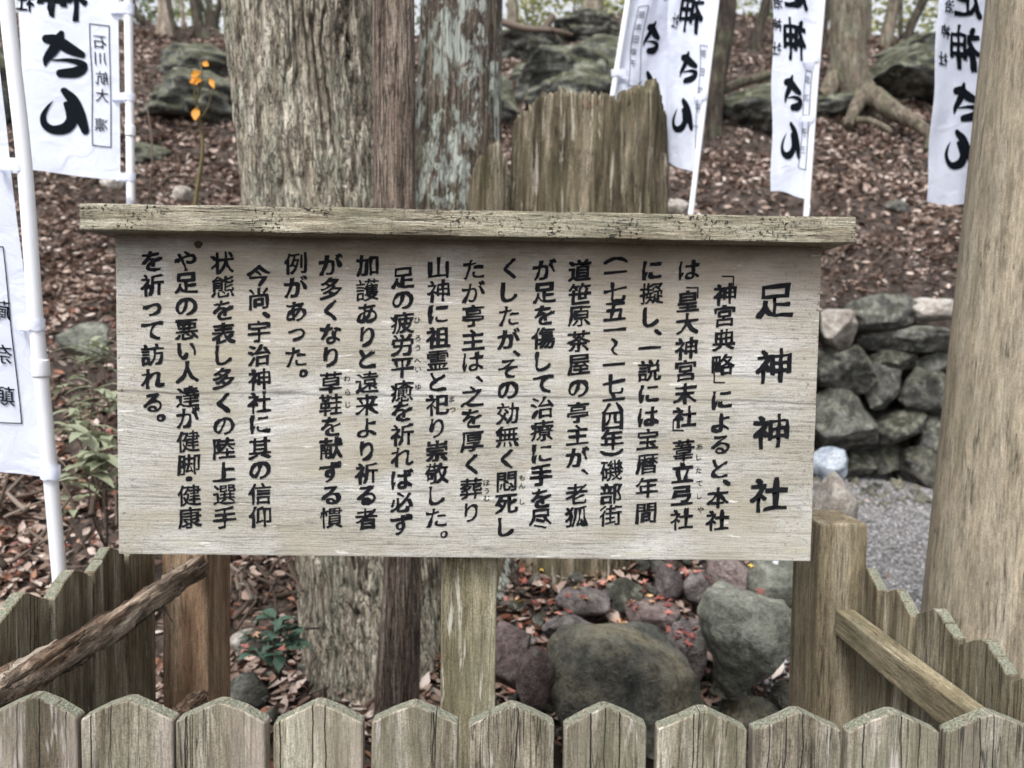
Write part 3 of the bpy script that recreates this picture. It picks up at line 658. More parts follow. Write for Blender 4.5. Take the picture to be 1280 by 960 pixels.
# ------------------------------------------------------------------ trees up the hill
def hill_tree(px_path, D, mat, label, seed, roots=(), name='forest_tree', group='trees along the top of the slope'):
    D0 = D; D = GD(px_path[-1][0], px_path[-1][1]) + .1; roots = [[(a, b, c, d * D / D0) for a, b, c, d in rt] for rt in roots]
    pts = [P(px, py, D + dd) for (px, py, w, dd) in px_path]; rad = [w / 1920 * (D + dd) for (px, py, w, dd) in px_path]
    b = pts[-1]; gz = min(GZ(b[0], b[1]), b[2])
    root = empty(name, (b[0], b[1], gz), label, 'tree', group)
    pts.append(np.array([b[0], b[1], gz - .12])); rad.append(rad[-1] * 1.1)
    v, f = tube([rel(root, q) for q in pts], rad, 70, 28, lambda th, s, v: 1 + .10 * fbm(v * 3.5 + seed, seed, 4) + .05 * ridged(th, s, 3, 2, seed))
    mesh('trunk', v, f, M[mat], root, smooth=True)
    for k, rt in enumerate(roots):
        rp = [P(px, py, dd) for (px, py, w, dd) in rt]; rr = [w / 1920 * dd for (px, py, w, dd) in rt]
        v, f = tube([rel(root, q) for q in rp], rr, 40, 14, lambda th, s, v: 1 + .16 * fbm(v * 5 + seed, seed + k, 4))
        mesh('root', v, f, M['root'], root, smooth=True)
    return root
hill_tree([(1062, -420, 38, 0), (1061, -120, 40, 0), (1061, 0, 42, 0), (1060, 60, 42, 0), (1064, 100, 44, 0), (1074, 128, 48, 0), (1078, 146, 44, 0)], 8.0, 'bark_far', 'tree with pale spreading surface roots between two right banners', 41,
          [[(1080, 115, 26, 7.85), (1102, 128, 25, 7.6), (1128, 146, 20, 7.35), (1150, 158, 15, 7.2), (1164, 172, 14, 7.1), (1158, 188, 8, 7.05)],
           [(1078, 120, 22, 7.8), (1066, 142, 15, 7.6), (1060, 158, 12, 7.5)],
           [(1054, 60, 16, 8.1), (1044, 92, 20, 8.0), (1034, 116, 22, 7.9), (1026, 122, 22, 7.9)],
           [(1072, 150, 9, 7.5), (1090, 152, 8, 7.4), (1110, 162, 7, 7.3), (1114, 168, 4, 7.3)]])
hill_tree([(925, -300, 26, 0), (912, -60, 28, 0), (905, 0, 30, 0), (898, 60, 32, 0), (888, 130, 30, 0), (884, 175, 36, 0)], 6.6, 'bark_dark', 'dark trunk directly right of the banner on the leaning pole', 42,
          [[(886, 150, 20, 6.6), (872, 172, 14, 6.5), (862, 182, 6, 6.4)],
           [(905, 112, 12, 7.0), (930, 102, 13, 7.2), (960, 94, 11, 7.4), (975, 92, 8, 7.5)],
           [(900, 140, 4, 6.8), (925, 118, 5, 6.9), (950, 108, 4, 7.1)], [(905, 124, 5, 6.9), (925, 116, 5, 6.9), (932, 112, 3, 7.)]])
TR = [([(150, -40, 9, 0), (170, 16, 9, 0), (190, 36, 10, 0)], 12.4, 'bark_dark', 'short dark stem leaning at the crest beside the banner pole'),
      ([(203, -60, 14, 0), (206, 0, 15, 0), (208, 44, 24, 0)], 13.0, 'bark_pale', 'pale trunk with flared foot on the left part of the crest'),
      ([(198, -60, 5, 0), (210, 0, 6, 0), (218, 34, 6, 0), (228, 56, 7, 0)], 11.4, 'bark_dark', 'thin dark stem crossing in front of the pale flared trunk'),
      ([(236, -60, 13, 0), (244, 0, 13, 0), (248, 30, 14, 0), (256, 50, 20, 0)], 11.6, 'bark_dark', 'dark trunk above the orange leaved sapling'),
      ([(228, -60, 4, 0), (227, 0, 4, 0), (229, 24, 5, 0)], 14.5, 'bark_pale', 'very thin pale trunk on the crest left of the dark one'),
      ([(264, -60, 7, 0), (262, 0, 7, 0), (260, 36, 8, 0)], 13.4, 'bark_far', 'greyish trunk next to the thick furrowed tree'),
      ([(284, -60, 5, 0), (276, 0, 6, 0), (268, 34, 8, 0)], 12.8, 'bark_dark', 'thin dark trunk leaning towards the thick furrowed tree'),
      ([(742, -60, 24, 0), (742, 0, 24, 0), (740, 14, 30, 0)], 13.6, 'bark_far', 'trunk foot visible above the big mossy outcrop'),
      ([(966, -60, 9, 0), (958, 0, 11, 0), (948, 40, 12, 0), (944, 64, 16, 0)], 11.4, 'bark_dark', 'dark thin trunk left of the tall middle right banner'),
      ([(950, -60, 5, 0), (955, 0, 5, 0), (957, 40, 6, 0)], 14.4, 'bark_far', 'grey thin trunk behind the left edge of the banner'),
      ([(1046, -60, 9, 0), (1036, 0, 9, 0), (1030, 30, 10, 0), (1026, 60, 12, 0)], 10.4, 'bark_dark', 'dark leaning trunk left of the rooted tree'),
      ([(1086, -60, 7, 0), (1086, 0, 7, 0), (1085, 54, 8, 0)], 12.6, 'bark_far', 'slender mossy trunk right behind the rooted tree'),
      ([(1130, -60, 14, 0), (1118, 0, 14, 0), (1110, 40, 15, 0), (1104, 60, 18, 0)], 11.2, 'bark_far', 'brown trunk leaning above the right mossy outcrop'),
      ([(1127, -60, 5, 0), (1126, 0, 5, 0), (1126, 50, 6, 0)], 12.6, 'bark_far', 'thin upright stem between two brown leaning trunks'),
      ([(1176, -60, 10, 0), (1154, 0, 11, 0), (1140, 30, 11, 0), (1132, 54, 12, 0)], 11.6, 'bark_dark', 'dark trunk leaning far towards the right banner'),
      ([(640, -60, 10, 0), (640, -8, 10, 0), (641, 10, 14, 0)], 14.6, 'bark_far', 'trunk at the crest just right of the cedar')]
for k, (pp, D, mt, lb) in enumerate(TR): hill_tree(pp, D, mt, lb, 60 + k)

# foliage behind the crest: shrubs and tree crowns with their own stems
def leafcloud(c, rad, n, size, seed, clumps=26):
    r_ = np.random.default_rng(seed); cc = r_.normal(size=(clumps, 3)); cc /= np.linalg.norm(cc, axis=1)[:, None]; cc *= r_.uniform(.2, 1, clumps)[:, None] ** .5
    k = r_.integers(0, clumps, n); p = (cc[k] + r_.normal(0, .16, (n, 3))) * np.array(rad)
    return p + np.array(c), r_.uniform(0, 6.28, n), r_.normal(0, .9, n), r_.normal(0, .9, n), r_.uniform(*size, n)
fol = [(-8.5, 17, 1.6, 'far_leaf2', 'dull green shrub beyond the crest at the far left'), (-6.6, 18.5, 2.0, 'far_leaf', 'yellow green shrub beyond the crest behind the left poles'), (-4.9, 16.8, 1.6, 'far_leaf2', 'dense green shrub beyond the crest above the left slope'),
       (-3.3, 19, 1.9, 'far_leaf2', 'grey green shrub beyond the crest beside the thick tree'), (1.2, 18.5, 1.2, 'far_leaf', 'pale leafy shrub beyond the crest right of the cedar'), (3.0, 17.5, 1.3, 'far_leaf', 'yellow leafy shrub beyond the crest above the stump'),
       (5.2, 18.5, 1.7, 'far_leaf2', 'green shrub beyond the crest behind the dark trunk'), (7.2, 19.5, 1.8, 'far_leaf', 'bright shrub beyond the crest behind the rooted tree'), (9.6, 17.5, 1.8, 'far_leaf', 'bright yellow green shrub beyond the crest above the right outcrop'), (11.6, 19, 2.0, 'far_leaf2', 'dull green shrub beyond the crest behind the right banner')]
for k, (x, y, r_, mt, lb) in enumerate(fol):
    zb = GZ(x, y); root = empty('hill_shrub', (x, y, zb), lb, 'shrub', 'shrubs beyond the crest of the hill')
    h = .42 * y + EYE - zb
    parts = []
    for q in range(5):
        a = random.uniform(0, 6.28); parts.append(tube([(0, 0, -.2), (.3 * math.cos(a), .3 * math.sin(a), h * .5), (r_ * .7 * math.cos(a), r_ * .7 * math.sin(a), h * 1.15)], [.06, .04, .015], 10, 6))
    v, f = join(parts); mesh('stems', v, f, M['bark_far'], root)
    p, a, b, c, s = leafcloud((0, 0, h * .85), (r_ * 1.15, r_ * .8, 2.0), 1500, (.08, .17), 200 + k, 34)
    o = scatter_mesh('crown', LEAF_V, LEAF_F, p, a, b, c, s * 1.2, M[mt], None, None, 'stuff'); o.parent = root

# ------------------------------------------------------------------ small plants
def plant(base, stems, mat, label, leaf=(.05, .08), wid=.45, seed=0, name='leafy_plant', cat='plant'):
    """stems: list of (px,py,D) tip points; leaves in pairs along the upper stem"""
    r_ = random.Random(seed); root = empty(name, base, label, cat); sv = []; lp = []
    for (tx, ty, D) in stems:
        tip = P(tx, ty, D); b = np.array(base); mid = (b + tip) / 2 + np.array([r_.uniform(-.03, .03), -.03, .02])
        sv.append(tube([rel(root, b), rel(root, mid), rel(root, tip)], [.003, .0025, .0015], 10, 6))
        for q in range(7):
            a = r_.uniform(0, 6.28); t = r_.uniform(.6, 1.0); o = mid + (tip - mid) * t
            L = r_.uniform(*leaf) * 1.35; d = np.array([math.cos(a), math.sin(a) * .8, r_.uniform(-.25, .5)]); d /= np.linalg.norm(d)
            n_ = np.cross(d, [0, 0, 1.]); n_ /= np.linalg.norm(n_); up = np.cross(n_, d)
            pts = []; W = L * wid * .5
            for s_, w_, dz in ((0, 0, 0), (.25, .8, .03), (.55, 1., .02), (.82, .55, -.08), (1., 0, -.2)):
                cpt = o + d * L * s_ + np.array([0, 0, dz * L])
                pts.append((cpt - n_ * W * w_ + up * W * .25 * w_, cpt, cpt + n_ * W * w_ + up * W * .25 * w_))
            vv = np.array([rel(root, z) for row in pts for z in row]); ff = []
            for i_ in range(4):
                for j_ in (0, 1):
                    a0 = i_ * 3 + j_; ff += [(a0, a0 + 1, a0 + 4), (a0, a0 + 4, a0 + 3)]
            lp.append((vv, np.array(ff)))
    v, f = join(sv); mesh('stem', v, f, M['twig'], root)
    for (v, f) in lp: mesh('leaf', v, f, M[mat], root)
    return root
plant(P(128, 640, 2.75), [(120, 482, 2.7), (140, 492, 2.75), (96, 500, 2.7), (108, 530, 2.65), (136, 540, 2.7), (84, 520, 2.75)], 'green_leaf', 'pale green leafy undergrowth plant left of the sign board', (.06, .10), .32, 1)
plant(P(134, 690, 2.4), [(122, 560, 2.35), (138, 575, 2.35), (108, 588, 2.3), (132, 600, 2.3), (112, 540, 2.4)], 'green_leaf', 'long leaved plant just above the left side fence', (.06, .11), .34, 2)
plant(P(120, 520, 3.3), [(112, 430, 3.2), (136, 440, 3.2), (104, 450, 3.2)], 'green_leaf', 'arching pale leaved sprig beside the angular grey rock', (.06, .12), .28, 3)
plant(P(350, 850, 2.3), [(345, 772, 2.25), (328, 790, 2.25), (362, 782, 2.25), (340, 800, 2.2), (322, 815, 2.2), (366, 800, 2.25), (350, 815, 2.18)], 'teal_leaf', 'low plant with rounded blue green leaves under the sign', (.035, .055), .6, 4)
plant(P(60, 560, 2.9), [(88, 470, 2.9), (70, 540, 2.85), (100, 610, 2.7), (92, 640, 2.6)], 'green_leaf', 'sparse leafy stems beside the nearest white pole', (.05, .09), .33, 7)
for q_, (a_, b_, c_, lb) in enumerate([((60, 230, 4.2), (78, 150, 4.3), (70, 60, 4.6), 'thin bare stem rising between the two left poles'), ((186, 250, 4.6), (190, 180, 4.7), (176, 90, 5.2), 'thin bare stem beside the upper left banner pole'),
                                       ((1040, 330, 6.8), (1070, 300, 7.0), (1120, 290, 7.1), 'thin dead branch lying above the stone wall'), ((1120, 300, 6.9), (1090, 330, 6.6), (1060, 345, 6.5), 'second dead branch lying just above the stone wall')]):
    v, f = tube([P(*a_), P(*b_), P(*c_)], [.008, .006, .003], 24, 6); tag(mesh('bare_stem', v, f, M['twig'], smooth=True), lb, 'stem')
# sapling with orange leaves
sroot = empty('sapling', P(243, 252, 3.6), 'thin bare sapling with a few orange yellow leaves', 'sapling')
v, f = join([tube([rel(sroot, P(*q)) for q in ((240, 300, 3.6), (246, 240, 3.6), (253, 190, 3.6), (250, 150, 3.6), (246, 128, 3.6), (252, 100, 3.6), (251, 78, 3.6))], [.010, .009, .008, .007, .006, .005, .0035], 40, 7),
             tube([rel(sroot, P(*q)) for q in ((250, 150, 3.6), (258, 138, 3.58), (262, 126, 3.58), (266, 110, 3.57))], [.004, .003, .0025, .002], 8, 5),
             tube([rel(sroot, P(*q)) for q in ((246, 135, 3.6), (243, 118, 3.58), (244, 104, 3.58))], [.004, .003, .002], 8, 5)])
M['green_stem'] = simple('greenish young stem', (.13, .11, .05), .6, .2, 20); mesh('stem', v, f, M['green_stem'], sroot)
for (px, py, dx, dy, L, w) in ((253, 79, 6, 4, .055, .5), (238, 92, 12, -3, .06, .6), (236, 101, 14, -2, .075, .45), (244, 100, 2, 14, .06, .4), (262, 104, 6, 14, .065, .4), (245, 142, -1, 16, .07, .6), (244, 98, -4, 8, .05, .4)):
    a = P(px, py - dy / 2, 3.58); b = P(px + dx, py + dy / 2, 3.56); d = (b - a) / np.linalg.norm(b - a); nn = np.cross(d, [0, 1., 0]); nn /= np.linalg.norm(nn)
    pts = []
    for s_, w_ in ((0, 0), (.25, .8), (.5, 1), (.8, .5), (1, 0)):
        c = a + d * L * s_; pts += [c - nn * L * w * .5 * w_, c + np.array([0, .006, 0]), c + nn * L * w * .5 * w_]
    ff = []
    for i_ in range(4):
        for j_ in (0, 1): a0 = i_ * 3 + j_; ff += [(a0, a0 + 1, a0 + 4), (a0, a0 + 4, a0 + 3)]
    mesh('leaf', np.array([rel(sroot, q) for q in pts]), np.array(ff), M['orange_leaf'], sroot)
# exposed roots and brush on the left bank and under the sign
def sticks(name, segs, mat, label, cat):
    v, f = join([tube([P(*q) for q in s], np.linspace(r, r * .5, len(s)), 16, 8, lambda th, s_, v: 1 + .15 * fbm(v * 25, 3, 2)) for s, r in segs])
    return tag(mesh(name, v, f, M[mat], smooth=True), label, cat, None, 'stuff')
segs = []
r_ = random.Random(5)
for k in range(34):
    x = r_.uniform(-20, 150); y = r_.uniform(590, 740); a = r_.uniform(-1.2, 1.2); L = r_.uniform(25, 90); D = 2.5 + r_.uniform(-.35, .5) * 1.0 - (y - 650) * .003
    segs.append(([(x, y, D), (x + L * .5 * math.sin(a), y - L * .5 * math.cos(a) + r_.uniform(-8, 8), D + .03), (x + L * math.sin(a * 1.2), y - L * math.cos(a), D + .08)], r_.uniform(.0025, .010)))
sticks('exposed_root_tangle', segs, 'twig', 'tangle of dead stems and roots on the bank behind the left fence', 'dead brush')
segs = []
for k in range(44):
    x = r_.uniform(285, 380); y = r_.uniform(690, 790); a = r_.uniform(-1.5, 1.5); L = r_.uniform(15, 60); D = 2.45 + r_.uniform(-.1, .35)
    segs.append(([(x, y, D), (x + L * .5 * math.sin(a) + r_.uniform(-8, 8), y - L * .5 * math.cos(a), D + .02), (x + L * math.sin(a), y - L * math.cos(a) * .8, D + .05)], r_.uniform(.003, .010)))
sticks('exposed_root_tangle', segs, 'twig', 'tangle of brown roots hanging left of the thick tree below the sign', 'roots')
sticks('fallen_branch', [([(202, 232, 4.7), (210, 222, 4.7), (225, 220, 4.75), (255, 224, 4.8), (290, 228, 4.8)], .012)], 'twig', 'fallen pale branch lying across the leaves near the sapling', 'branch')
sticks('fallen_branch', [([(690, 22, 10.), (682, 36, 9.6), (700, 40, 9.4), (716, 44, 9.4)], .05), ([(628, 28, 10.), (660, 36, 9.6), (690, 38, 9.4)], .05)], 'twig', 'crooked dead branch across the top of the large outcrop', 'branch')
# maple leaves on the rocks
def star():
    v = [(0, 0, 0)]; n = 7
    for k in range(n * 2):
        a = -math.pi / 2 + math.pi / n + k * math.pi / n; r = (.5 if k % 2 == 0 else .17) ; r *= 1 if k else .6
        v.append((r * math.cos(a), r * math.sin(a), .05 * (k % 2) + .06 * math.sin(k * 1.7)))
    return v, [(0, k + 1, (k + 1) % (2 * n) + 1) for k in range(2 * n)]
STV, STF = star()
def maples(pts, label, seed):
    bpy.context.view_layer.update(); dg = bpy.context.evaluated_depsgraph_get(); q = []
    for p in pts:
        hit, loc, nrm, *_ = SC.ray_cast(dg, Vector((p[0], p[1], EYE - .42)), Vector((0, 0, -1)))
        if hit and nrm.z > .35 and loc.z < .95: q.append(np.array(loc) + np.array([0, 0, .008]))
    pts = q
    r2 = np.random.default_rng(seed); p = np.array(pts); n = len(p)
    scatter_mesh('fallen_maple_leaves', STV, STF, p, r2.uniform(0, 6.28, n), r2.normal(0, .35, n), r2.normal(0, .35, n), r2.uniform(.03, .045, n), M['maple'], label, 'maple leaves')
pts = []
for k in range(95):
    px = r_.gauss(820, 70); py = r_.uniform(690, 790) ; D = 2.75 - (py - 690) * .0035 + r_.uniform(-.12, .05)
    if px < 630 or px > 1010: continue
    pts.append(P(px, py, D))
pts += [np.array([r_.uniform(.0, 1.0), r_.uniform(2.3, 3.3), 0]) for _ in range(160)]
maples(pts, 'red and yellow maple leaves fallen among the rocks under the sign', 1)
pts = []
for k in range(55):
    px = r_.uniform(290, 540); py = r_.uniform(775, 900); q = P(px, py, 2.3 - (py - 780) * .003); q[2] = max(q[2], GZ(q[0], q[1]) + .015); pts.append(q)
maples(pts, 'pinkish red maple leaves fallen at the feet of the trees', 2)
pts = [P(r_.uniform(0, 60), r_.uniform(500, 700), 2.3) for k in range(30)]
for q in pts: q[2] = GZ(q[0], q[1]) + .02
pts += [np.array([x_, y_, GZ(x_, y_) + .02]) for x_, y_ in [(r_.uniform(-2.2, -1.2), r_.uniform(2.6, 4.4)) for _ in range(80)]]
maples(pts, 'orange and red maple leaves scattered on the left bank', 3)

# ------------------------------------------------------------------ lettering
_glyph = {}
def glyph(ch, bold=.012):
    key = (ch, bold)
    if key in _glyph: return _glyph[key]
    cu = bpy.data.curves.new('g', 'FONT'); cu.body = ch; cu.size = 1; cu.offset = bold; cu.resolution_u = 3; cu.align_x = 'CENTER'
    o = bpy.data.objects.new('g', cu); COL.objects.link(o); dg = bpy.context.evaluated_depsgraph_get()
    me = bpy.data.meshes.new_from_object(o.evaluated_get(dg))
    v = np.array([q.co[:2] for q in me.vertices]); me.calc_loop_triangles(); f = np.array([t.vertices[:] for t in me.loop_triangles])
    bpy.data.objects.remove(o); bpy.data.curves.remove(cu); bpy.data.meshes.remove(me)
    c = (v.max(0) + v.min(0)) / 2; v = v - c
    lab = np.arange(len(v))
    for _ in range(200):
        m = lab[f].min(1); new = lab.copy(); np.minimum.at(new, f.ravel(), np.repeat(m, 3))
        if (new == lab).all(): break
        lab = new
    e = np.sort(np.vstack([f[:, [0, 1]], f[:, [1, 2]], f[:, [2, 0]]]), 1); ue, inv = np.unique(e, axis=0, return_inverse=True); inv = inv.ravel(); nf = len(f); nv = len(v)
    v = np.vstack([v, v[ue].mean(1)]); lab = np.concatenate([lab, lab[ue[:, 0]]]); a_, b_, c_ = inv[:nf] + nv, inv[nf:2 * nf] + nv, inv[2 * nf:] + nv
    f = np.vstack([np.stack([f[:, 0], a_, c_], 1), np.stack([a_, f[:, 1], b_], 1), np.stack([c_, b_, f[:, 2]], 1), np.stack([a_, b_, c_], 1)])
    u, lab = np.unique(lab, return_inverse=True); lab = lab.ravel()
    _glyph[key] = (v, f, lab.astype(float)); return _glyph[key]
def brushy(v, seed, amt=.016):
    """make stroke ends wedge shaped and let the strokes rise to the right like brush writing"""
    p = np.stack([v[:, 0] * 7 + seed, v[:, 1] * 7, 0 * v[:, 0]], -1)
    w = v + amt * np.stack([vn(p, 3), vn(p, 8)], -1)
    w[:, 1] += .085 * w[:, 0] + .012 * np.sin(w[:, 0] * 5)
    w[:, 0] += .0 * w[:, 1]
    return w
def fat(ch, b, seed, amt=.022):
    v, f, lab = glyph(ch, 0.); parts = []
    pr = np.clip(1 + 1.1 * vn(np.stack([v[:, 0] * 3.6 + seed, v[:, 1] * 3.6, 0 * v[:, 0]], -1), 21), .1, 2.2)[:, None]
    for k, (dx, dy) in enumerate(((0, 0), (1, .75), (-1, -.75), (-.8, .9), (.8, -.9))):
        w = brushy(v + pr * np.array([dx * b[0], dy * b[1]]), seed + .05 * k, amt); parts.append((np.column_stack([w, k + .09 * lab]), f))
    return join(parts)
def ribbon(pts, n=26, wmin=.3):
    """brush stroke: (x, y, width) points -> polygon strip in the same units"""
    q = catmull(pts, n); c = q[:, :2]; w = np.maximum(q[:, 2], wmin) / 2
    t = np.gradient(c, axis=0); t /= np.linalg.norm(t, axis=1)[:, None] + 1e-9; nn = np.stack([-t[:, 1], t[:, 0]], -1)
    # rounded ends
    V = np.vstack([c + nn * w[:, None], c - nn * w[:, None]]); F = []
    for i_ in range(n - 1): F += [(i_, i_ + 1, n + i_ + 1), (i_, n + i_ + 1, n + i_)]
    for e, sgn in ((0, -1), (n - 1, 1)):
        k0 = len(V); a0 = math.atan2(nn[e][1], nn[e][0]); pts_ = [c[e] + w[e] * np.array([math.cos(a0 - sgn * a), math.sin(a0 - sgn * a)]) for a in np.linspace(0, math.pi, 7)]
        V = np.vstack([V, pts_]); F += [(k0, k0 + i_, k0 + i_ + 1) for i_ in range(1, 6)]
    return V, np.array(F)

# ------------------------------------------------------------------ the sign
SD = 1.45
TL, TR_, BL, BR = P(143, 284, SD), P(1028, 297, SD), P(149, 690, SD), P(1013, 704.5, SD)
bx0 = (TL[0] + BL[0]) / 2; bx1 = (TR_[0] + BR[0]) / 2; bz0 = (BL[2] + BR[2]) / 2; bz1 = (TL[2] + TR_[2]) / 2
sgn = empty('notice_board', ((bx0 + bx1) / 2, SD, bz0), 'large weathered wooden notice board with black brush lettering and capped top on a post', 'notice board')
O = np.array(sgn.location)
hw = (bx1 - bx0) / 2; H = bz1 - bz0
tagp = lambda o: o
me = boxmesh(-hw, hw, 0, .032, 0, H + .01, .0025, 1, .0006, 40, 1, 16); o = link('board', me, M['board'], sgn)
ca, cb_ = P(97, 256, 1.385), P(1071, 268, 1.385); cz = (ca[2] + cb_[2]) / 2
me = boxmesh(ca[0] - O[0], cb_[0] - O[0], -.062, .10, -.0465, 0, .003, 2, .0022, 60, 2, 3)
me.transform(Matrix.Rotation(R(0), 4, 'X')); o = link('cap', me, M['cap'], sgn); o.location = (0, 0, cz - O[2])
pa, pb_ = P(551, 800, SD + .034), P(620, 800, SD + .034)
me = boxmesh(pa[0] - O[0], pb_[0] - O[0], .034, .125, -.95, H - .03, .004, 3, .002, 2, 2, 20); link('post', me, M['post'], sgn)
# knot in the board
def flatpoly(name, pts, mat, parent, y=-.0006):
    v = np.array([[p[0], y, p[1]] for p in pts]); c = v.mean(0); v = np.vstack([v, c]); n = len(pts)
    return mesh(name, v, np.array([(k, (k + 1) % n, n) for k in range(n)]), mat, parent)
kc = P(248, 306, SD) - O; kp = [(kc[0] + .008 * math.cos(a) * (1 + .2 * math.sin(3 * a)), kc[2] + .007 * math.sin(a)) for a in np.linspace(0, 6.28, 14, endpoint=False)]
M['knot'] = simple('dark knot', (.05, .038, .025), .9, .4, 300); flatpoly('knot', kp, M['knot'], sgn)

C3 = lambda x, y: (x / 2.34 + 140, y / 2.34 + 290)
C4 = lambda x, y: (x / 2.34 + 420, y / 2.34 + 290)
C5 = lambda x, y: (x / 2.34 + 720, y / 2.34 + 290)
def col(fn, s, xs, ys):
    n = len(s); return [(ch, *fn(xs[0] + (xs[1] - xs[0]) * k / max(1, n - 1) if not isinstance(y, tuple) else y[0], y[1] if isinstance(y, tuple) else y)) for k, (ch, y) in enumerate(zip(s, ys))]
COLS = [
 col(C5, '「神宮典略」によると、本社', (438, 413), [(452, 130), 182, 245, 315, 388, (412, 440), 490, 557, 622, 692, (440, 733), 777, 843]),
 col(C5, 'は「皇大神宮末社」葦立弖社', (330, 308), [112, (348, 163), 202, 268, 340, 405, 472, 540, (292, 580), 638, 703, 770, 840]),
 col(C5, 'に擬し、一説には宝暦年間', (222, 205), [112, 180, 248, (240, 293), 338, 405, 472, 540, 605, 678, 747, 822]),
 col(C5, '︵一七五一〜一七六四年︶磯部街', (117, 101), [83, 118, 175, 232, 285, 335, 387, 445, 500, 553, 607, 645, 697, 765, 828]),
 col(C4, '道笹原茶屋の亭主が、老狐', (713, 703), [112, 180, 247, 320, 388, 458, 527, 592, 658, (728, 702), 765, 832]),
 col(C4, 'が足を傷して治療に手を尽', (610, 598), [110, 178, 243, 310, 378, 445, 513, 580, 647, 710, 778, 840]),
 col(C4, 'くしたが、その効無く悶死し', (508, 497), [108, 175, 245, 312, (528, 355), 400, 463, 530, 597, 665, 730, 795, 862]),
 col(C4, 'たが亭主は、之を厚く葬り', (403, 395), [108, 175, 245, 315, 380, (420, 430), 480, 545, 613, 680, 750, 820]),
 col(C4, '山神に祖霊と祀り崇敬した。', (300, 293), [105, 172, 240, 308, 375, 438, 505, 573, 640, 705, 770, 835, (315, 883)]),
 col(C4, '足の疲労平癒を祈れば必ず', (195, 192), [135, 200, 265, 330, 397, 465, 525, 593, 657, 722, 790, 855]),
 col(C4, '加護ありと遠来より祈る者', (92, 89), [98, 170, 238, 305, 370, 440, 505, 572, 640, 705, 770, 838]),
 col(C3, 'が多くなり草鞋を献ずる慣', (640, 641), [95, 165, 230, 298, 365, 440, 505, 568, 632, 702, 770, 835]),
 col(C3, '例があった。', (537, 540), [92, 160, 232, 300, 365, (560, 413)]),
 col(C3, '今尚、宇治神社に其の信仰', (429, 434), [128, 195, (450, 243), 290, 360, 430, 498, 562, 632, 697, 765, 832]),
 col(C3, '状態を表し多くの陸上選手', (324, 330), [90, 160, 228, 297, 360, 428, 500, 568, 632, 700, 768, 835]),
 col(C3, 'や足の悪い人達が健脚・健康', (216, 227), [85, 150, 218, 285, 348, 410, 482, 542, 612, 680, 722, 770, 835]),
 col(C3, 'を祈って訪れる。', (117, 120), [85, 155, 228, 290, 358, 428, 500, (143, 543)])]
TITLE = [('足', *C5(582, 203)), ('神', *C5(577, 392)), ('神', *C5(570, 583)), ('社', *C5(563, 768))]
FURI = [[('あ', *C5(357, 628)), ('し', *C5(355, 658)), ('た', *C5(355, 697)), ('て', *C5(357, 735)), ('し', *C5(357, 772)), ('や', *C5(360, 812))],
        [('も', *C4(540, 718)), ('ん', *C4(540, 742)), ('し', *C4(541, 788))], [('ほ', *C4(437, 733)), ('う', *C4(437, 757)), ('む', *C4(437, 778))],
        [('ま', *C4(335, 488)), ('つ', *C4(337, 520))],
        [('ひ', *C4(234, 258)), ('ろ', *C4(236, 310)), ('う', *C4(236, 338)), ('へ', *C4(235, 377)), ('い', *C4(237, 402)), ('ゆ', *C4(237, 453))],
        [('わ', *C3(684, 428)), ('ら', *C3(686, 468)), ('じ', *C3(687, 505))]]
def letters(name, chars, em, mat, bold, parent=sgn, y=-.0009):
    parts = []
    for k, (ch, px, py) in enumerate(chars):
        c = P(px, py, SD) - O
        if ch in '「」':      # vertical corner brackets
            s = em / 960 * SD; w = .06 * s; L = .34 * s
            if ch == '「': q = [(-L, 0), (L * .35, 0), (L * .35, -L * 1.15)]
            else: q = [(L * .35, 0), (-L * .35, 0), (-L * .35, L * 1.1)]; q = [(L * .9, 0), (-L * .35, 0), (-L * .35, L * 1.15)]
            for a, b in ((q[0], q[1]), (q[1], q[2])):
                v, f = ribbon([(a[0], a[1], w), ((a[0] + b[0]) / 2, (a[1] + b[1]) / 2, w), (b[0], b[1], w)], 6, 0.); parts.append((np.stack([v[:, 0] + c[0], 0 * v[:, 0] + y, v[:, 1] + c[2]], -1), f))
            continue
        kana = ch in 'によるとはしがをてくたのそりあれずなっやいば一七五人大上手山社本立弓弖足'; dense = ch in '葦擬療癒霊護遠鞋慣悶葬選健麼街磯'; q_ = 1.3 if kana else (.62 if dense else 1.05)
        v, f = fat(ch, (bold[0] * q_, bold[1] * q_), k * 5.3 + px)
        if ch == '〜': v = np.stack([-v[:, 1] * 1.1, v[:, 0] * .8, v[:, 2]], -1)
        s = em / 960 * SD
        sx_ = s * (.98 if ch not in 'りしくい' else .92)
        parts.append((np.stack([v[:, 0] * sx_ + c[0], 0 * v[:, 0] + y - .00003 * v[:, 2], v[:, 1] * s * .925 + c[2]], -1), f))
    v, f = join(parts); return mesh(name, v, f, mat, parent)
for c in TITLE: letters('title_character', [c], 50, M['ink'], (.020, .017))
for c in COLS: letters('text_column', c, 30.5, M['ink'], (.026, .021))
for c in FURI: letters('reading_aid', [(a_, x_ + 1.5, y_) for a_, x_, y_ in c], 9.5, M['ink'], (.006, .006))

